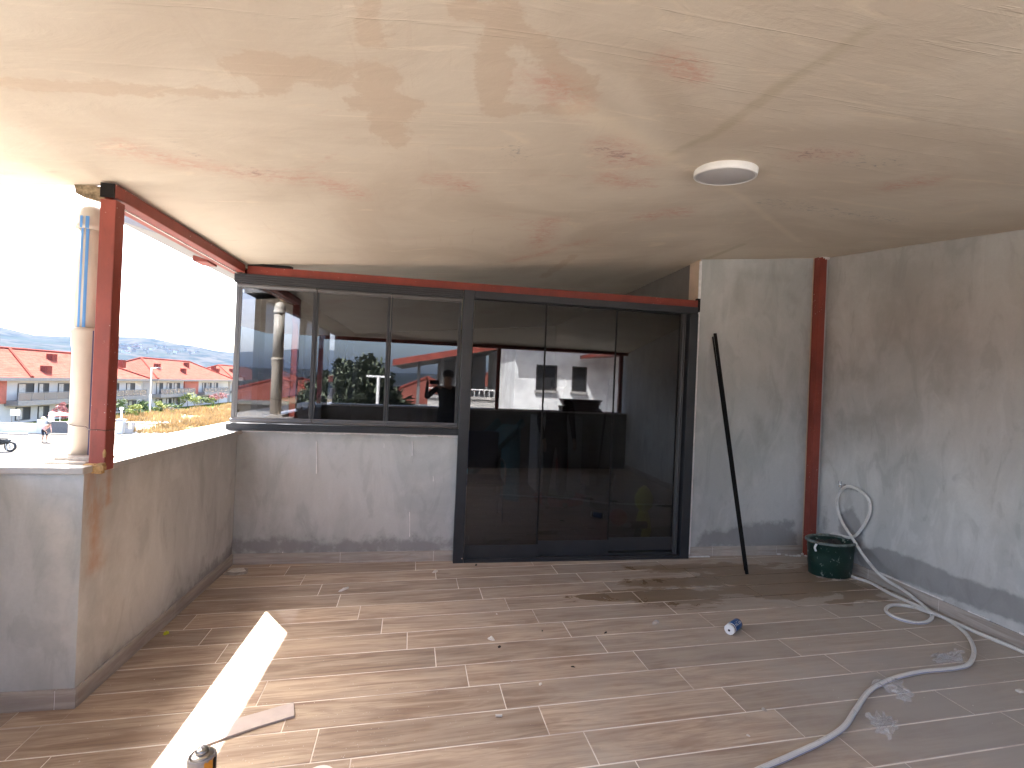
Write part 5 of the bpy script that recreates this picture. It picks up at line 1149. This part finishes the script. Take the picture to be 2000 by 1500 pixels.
tree('plum_tree', (-42.9, 63.6, ZG), 3.0, .95, 'leaf_red', 'small tree with reddish leaves before the nearest house', 'tree', 2, 420, .05, .16)
tree('plum_tree', (-44.3, 108, ZG), 3.4, 1.3, 'leaf_red', 'small reddish tree before the far part of the middle house', 'tree', 5, 420, .06, .2)
def bush(px, py, w, h, mat, label, seed, z=ZG):
    b = onZ(px, py, z); t = empty('shrub', b, label, 'shrub', 'garden shrubs before the houses'); 
    MB().tube([b, b + Vector((0, 0, h * .6))], .06, 6, rs=[.07, .02]).build('stem', 'bark', t); foliage(t, b + Vector((0, 0, h * .55)), w / 2, w / 2, h * .5, 420, .22, mat, seed)
bush(252, 812, 3.2, 2.6, 'leaf', 'dark green shrub by the corner of the nearest house', 31); bush(268, 806, 2.4, 2.0, 'leaf', 'dark green shrub second from the nearest house corner', 32)
bush(262, 815, 2.6, 1.7, 'leaf_y', 'bright yellow green shrub left of the street lamp', 33); bush(282, 806, 2.6, 1.9, 'leaf', 'green shrub just left of the street lamp pole', 34)
bush(304, 806, 2.6, 1.8, 'leaf_y', 'yellow green shrub just right of the street lamp pole', 35); bush(366, 797, 4.2, 3.0, 'leaf_y', 'tall yellow green hedge clump before the red cladding panel', 36)
bush(380, 796, 4.2, 2.8, 'leaf', 'green hedge clump right of the tall yellow green one', 37); bush(413, 792, 3.0, 2.0, 'leaf_y', 'palm like bright shrub before the farther garden', 38); bush(327, 803, 2.6, 1.2, 'leaf', 'low green shrub before the white garden chairs', 39); bush(345, 801, 2.6, 1.2, 'leaf', 'low green shrub right of the white garden chairs', 40)
for i, (px, py) in enumerate(((334, 801), (322, 802), (340, 799))):
    b = onZ(px, py, ZG); c_ = empty('garden_chair', b, ('white garden chair in the middle before the middle house', 'white garden chair on the left before the middle house', 'white garden chair on the right before the middle house')[i], 'chair', 'white garden chairs')
    MB().box((b.x - .3, b.y - .3, ZG + .40), (b.x + .3, b.y + .3, ZG + .46)).build('seat', 'white', c_); MB().box((b.x - .3, b.y + .26, ZG + .46), (b.x + .3, b.y + .32, ZG + 1.0)).build('backrest', 'white', c_)
    for dx in (-.27, .27):
        for dy in (-.27, .27): MB().box((b.x + dx - .03, b.y + dy - .03, ZG), (b.x + dx + .03, b.y + dy + .03, ZG + .4)).build('leg', 'white', c_)
cbk = onZ(294, 866, ZG); o = MB().box((cbk.x - .95, cbk.y, ZG + .005), (cbk.x + .95, cbk.y + .9, ZG + .62)).build('concrete_block', 'render_grey', None, bevel=.03); tag(o, 'grey concrete block lying on the pale road beyond the coping', 'block')
# ---- motorcycle at the left edge
mc = onZ(3, 882, ZG); mt = empty('parked_motorcycle', mc, 'grey covered motorcycle parked on the road at the left edge', 'motorcycle')
def wheel(x, nm='wheel'):
    w = MB(); pts = [(x + .36 * math.cos(R(t)), mc.y, ZG + .44 + .36 * math.sin(R(t))) for t in range(0, 361, 15)]; w.tube(pts, .09, 8, cap=False); wo = w.build(nm, 'blackrub', mt, True)
    s_ = MB()
    for k in range(6): s_.bar((x, mc.y, ZG + .34), (x + .24 * math.cos(k * 1.047), mc.y, ZG + .34 + .24 * math.sin(k * 1.047)), .03, .03, (0, 1, 0))
    s_.lathe([(.06, -.06), (.06, .06)], (x, mc.y, ZG + .34), 10, axis=(0, 1, 0)); q = s_.build('rim', 'steel', None); q.parent = wo
wheel(mc.x + .62); wheel(mc.x - .82)
MB().lathe([(.12, -1.1), (.28, -.8), (.34, -.1), (.26, .45), (.12, .75)], (mc.x - .15, mc.y, ZG + .85), 12, axis=(1, 0, .06)).build('covered_body', 'coverdark', mt, True)
MB().bar((mc.x + .62, mc.y + .05, ZG + .34), (mc.x + .36, mc.y + .05, ZG + 1.0), .06, .06, (0, 1, 0)).build('fork', 'steel', mt); MB().tube(curve_pts([(mc.x + .15, mc.y - .35, ZG + 1.08), (mc.x + .38, mc.y - .15, ZG + 1.0), (mc.x + .38, mc.y + .15, ZG + 1.0), (mc.x + .15, mc.y + .35, ZG + 1.08)], 4), .025, 6).build('handlebar', 'blackrub', mt); MB().tube([(mc.x + .45, mc.y - .12, ZG + .05), (mc.x + .3, mc.y - .1, ZG + .95)], .03, 6).build('crash_bar', 'steel', mt); MB().lathe([(.10, 0), (.12, .1), (.08, .14)], (mc.x + .42, mc.y, ZG + .95), 12, axis=(1, 0, 0)).build('headlight', 'white', mt)
# ---- stooping person in the road
pp = onZ(87, 863, ZG)
P = dict(pelvis=(0, .12, .93), waist=(0, .02, 1.05), chest=(0, -.18, 1.22), neck=(0, -.33, 1.30), head=(0, -.42, 1.33), crown=(0, -.48, 1.43), nose=(0, -.53, 1.31),
         lh=(-.10, .12, .87), lk=(-.13, -.04, .50), la=(-.14, .06, .09), lt=(-.15, -.10, .04), rh=(.10, .12, .87), rk=(.14, -.02, .48), ra=(.16, .10, .09), rt=(.17, -.06, .04), ls=(-.19, -.20, 1.24), rs=(.19, -.20, 1.24), le=(-.24, -.20, .98), lw=(-.16, -.36, .82), re=(.24, -.22, .98), rw=(.14, -.38, .84))
Jb = standing([P['le'], P['lw'], P['re'], P['rw']], False); Jb['p'].update(P); Jb['m'].update(dict(lk=2, rk=2, la=0, ra=0, lt=0, rt=0, lw=0, rw=0))
hand(Jb['p'], Jb['e'], Jb['r'], Jb['m'], P['lw'], (0.1, -.3, -.9), (0, 1, 0), 'L'); hand(Jb['p'], Jb['e'], Jb['r'], Jb['m'], P['rw'], (-.1, -.3, -.9), (0, 1, 0), 'R')
figure('person', pp, R(70), Jb, 'person stooping on the pale road in striped top and black shorts', 'stripe', 'cloth_dark', scale=1.25)
# ================================================================== BEHIND THE VIEWER (seen mirrored in the glass)
# our own front opening: eave beam and posts on the back parapet
fbm = empty('front_eave_beam', (.7, YB - .1, 2.3), 'red eave beam over the opening behind the viewer', 'beam')
MB().box((XO - .1, YB - .13, 2.31), (XR + .02, YB - .05, 2.375)).build('beam_tube', 'red', fbm)
for x in (-2.05, 1.24, 3.80):
    q = empty('front_post', (x, YB - .09, CT), {-2.05: 'red post on the outer corner behind the viewer', 1.24: 'red post in the middle of the opening behind the viewer', 3.80: 'red post against the right wall behind the viewer'}[x], 'post'); MB().box((x - .035, YB - .125, CT), (x + .035, YB - .055, 2.309)).build('shaft', 'red', q)
q = empty('drain_pipe', (-2.05, YB - .15, CT), 'short pale drain pipe bend standing on the back parapet', 'pipe'); MB().tube(curve_pts([(-1.88, YB - .12, CT), (-1.86, YB - .12, CT + .12), (-1.83, YB - .14, CT + .22), (-1.83, YB - .14, CT + .28)], 4), .045, 12).build('pipe_bend', 'pvc', q, True)
st_ = empty('board_stack', (3.2, YB - .15, CT), 'dark stack of boards on the parapet behind the viewer', 'stack'); random.seed(8)
for k in range(7): MB().box((2.55 + random.uniform(0, .08), YB - .32, CT + k * .035 + .001), (3.35 + random.uniform(-.05, .05), YB - .02, CT + (k + 1) * .035 - .003)).build('board', 'maroon', st_)
# neighbouring house facade facing us
nh = empty('neighbour_house', (6, -9, ZG), 'white neighbour house with two small windows mirrored in the door glass', 'house'); NY = -7.5; NX = 2.75
MB().box((NX, NY - 8, ZG), (13, NY, 4.0)).build('wall', 'facade', nh); MB().box((NX - .7, NY - 8.5, 4.0), (13.5, NY + 1.15, 4.2)).build('roof', 'soffit', nh); MB().box((NX - .72, NY + 1.16, 3.85), (13.5, NY + 1.24, 4.25)).build('fascia', 'red', nh)
for x0, x1 in ((3.50, 4.25), (4.80, 5.33)):
    w = MB().box((x0, NY + .003, 1.48), (x0 + .05, NY + .05, 2.36)).box((x1 - .05, NY + .003, 1.48), (x1, NY + .05, 2.36)).box((x0 + .05, NY + .003, 2.31), (x1 - .05, NY + .05, 2.36)).box((x0 + .05, NY + .003, 1.48), (x1 - .05, NY + .05, 1.53)).build('window', 'wframe', nh)
    g = MB().box((x0 + .05, NY + .002, 1.53), (x1 - .05, NY + .02, 2.31)).build('pane', 'blackrub', None); g.parent = w; g = MB().box((x0 - .05, NY + .002, 1.40), (x1 + .05, NY + .12, 1.478)).build('sill', 'marble', None); g.parent = w
# small red eave right
re_ = empty('canopy_roof', (6, -6, 2.8), 'red edged canopy corner beside the neighbour house', 'canopy')
MB().add([(5.0, -5.2, 2.62), (8.5, -5.2, 2.95), (8.5, -7.3, 2.95), (5.0, -7.3, 2.62), (5.0, -5.2, 2.74), (8.5, -5.2, 3.07), (8.5, -7.3, 3.07), (5.0, -7.3, 2.74)], [(0, 3, 2, 1), (4, 5, 6, 7), (0, 1, 5, 4), (1, 2, 6, 5), (2, 3, 7, 6), (3, 0, 4, 7)]).build('canopy_slab', 'red', re_)
# second neighbour terrace with red sloping roof, railing and posts
nt = empty('neighbour_terrace', (1, -13, ZG), 'neighbour terrace with sloping red edged roof on posts mirrored in the glass', 'building')
TY = -11.5
MB().box((-.2, TY - 6, ZG), (2.70, TY, .95)).build('lower_wall', 'render_white', nt); MB().box((-.3, TY - .2, .95), (2.7, TY + .08, 1.05)).build('coping', 'marble', nt)
MB().add([(-1.6, TY + .5, 2.20), (3.6, TY + .5, 3.30), (3.6, TY - 5, 3.30), (-1.6, TY - 5, 2.20), (-1.6, TY + .5, 2.42), (3.6, TY + .5, 3.55), (3.6, TY - 5, 3.55), (-1.6, TY - 5, 2.42)], [(0, 3, 2, 1), (4, 5, 6, 7), (1, 2, 6, 5), (2, 3, 7, 6), (3, 0, 4, 7)]).build('roof_slab', 'soffit', nt)
MB().add([(-1.62, TY + .52, 2.19), (3.62, TY + .52, 3.29), (3.62, TY + .60, 3.29), (-1.62, TY + .60, 2.19), (-1.62, TY + .52, 2.44), (3.62, TY + .52, 3.56), (3.62, TY + .60, 3.56), (-1.62, TY + .60, 2.44)], [(0, 3, 2, 1), (4, 5, 6, 7), (0, 1, 5, 4), (1, 2, 6, 5), (2, 3, 7, 6), (3, 0, 4, 7)]).build('red_fascia', 'red', nt)
for x in (-.6, .35, .95, 1.5): MB().box((x - .06, TY - .1, .9 if x > -.3 else ZG), (x + .06, TY, 2.3 + (x + 1.6) * .21)).build('post', 'fascia', nt)
MB().box((.2, TY - 5, 1.0), (2.7, TY - 4.8, 3.1)).build('rear_wall', 'render_white', nt)
rl = empty('terrace_railing', (1.5, TY, 1.1), 'white railing with thin bars on the neighbour terrace', 'railing')
MB().box((-.2, TY - .05, 1.33), (2.6, TY, 1.38)).build('handrail', 'white', rl)
for k in range(14): MB().box((-.19 + k * .213, TY - .04, 1.05), (-.165 + k * .213, TY - .01, 1.33)).build('bar', 'white', rl)
for i, (x, y, w_, d_, h_) in enumerate(((-6, -34, 4, 5, 4.6), (-15, -46, 6, 6, 4.8), (-.5, -36, 4, 5, 5.4), (-27, -40, 7, 6, 4.4), (10, -46, 10, 8, 7))):
    hh = empty('back_house', (x, y, ZG), ('red roofed house left of the neighbour terrace in the mirror view', 'white house beyond the trees in the mirror view', 'house right behind the neighbour terrace', 'wide low house at the far left of the mirror view', 'large house behind the neighbour house')[i], 'house', 'houses behind the viewer')
    MB().box((x - w_, y - d_, ZG), (x + w_, y + d_, ZG + h_)).build('wall', 'render_white', hh); hip_roof(hh, x - w_ - .7, x + w_ + .7, y - d_ - .7, y + d_ + .7, ZG + h_ + .1, ZG + h_ + 2.2, 3)
    for k in range(3):
        xx = x - w_ * .6 + k * w_ * .6; w = MB().box((xx - .6, y + d_ + .002, ZG + h_ - 2.2), (xx + .6, y + d_ + .08, ZG + h_ - .9)).build('window', 'wframe', hh)
for i, (x, y, h_) in enumerate(((-4.7, -16.5, 7.6), (-3.7, -17.5, 8.3), (-2.9, -18.5, 7.3), (-5.8, -18, 7.3))):
    tree('pine_tree', (x, y, ZG), h_, 1.55, 'pine', ('left front grey green pine behind the viewer, mirrored in the window', 'tallest grey green pine behind the viewer', 'right grey green pine behind the viewer', 'outermost grey green pine behind the viewer')[i], 'tree', 50 + i, 3800, .14, .24, False, 'pines behind the viewer')
b_ = Vector((-2.32, -12.5, ZG)); q = empty('lamp_post', b_, 'short white twin armed post behind the viewer', 'street lamp'); MB().tube([b_, b_ + Vector((0, 0, 7.4))], .07, 10).build('pole', 'white', q); MB().box((b_.x - .5, b_.y - .06, ZG + 7.4), (b_.x + .5, b_.y + .06, ZG + 7.48)).build('arm', 'white', q)
# ================================================================== HAZE
hz = MB().box((-9500, -9500, -80), (9500, 9500, 420)).build('haze', 'white', None)
hz.data.materials.clear(); hm2 = bpy.data.materials.new('haze_air'); hm2.use_nodes = True; nt2 = hm2.node_tree; nt2.nodes.remove(nt2.nodes['Principled BSDF'])
pv = nt2.nodes.new('ShaderNodeVolumePrincipled'); pv.inputs['Color'].default_value = (.42, .62, 1, 1); pv.inputs['Density'].default_value = .000022; pv.inputs['Anisotropy'].default_value = 0.
nt2.links.new(pv.outputs[0], nt2.nodes['Material Output'].inputs['Volume']); hz.data.materials.append(hm2); hz['kind'] = 'stuff'
tag(hz, 'pale summer haze filling the air over the valley', 'haze')
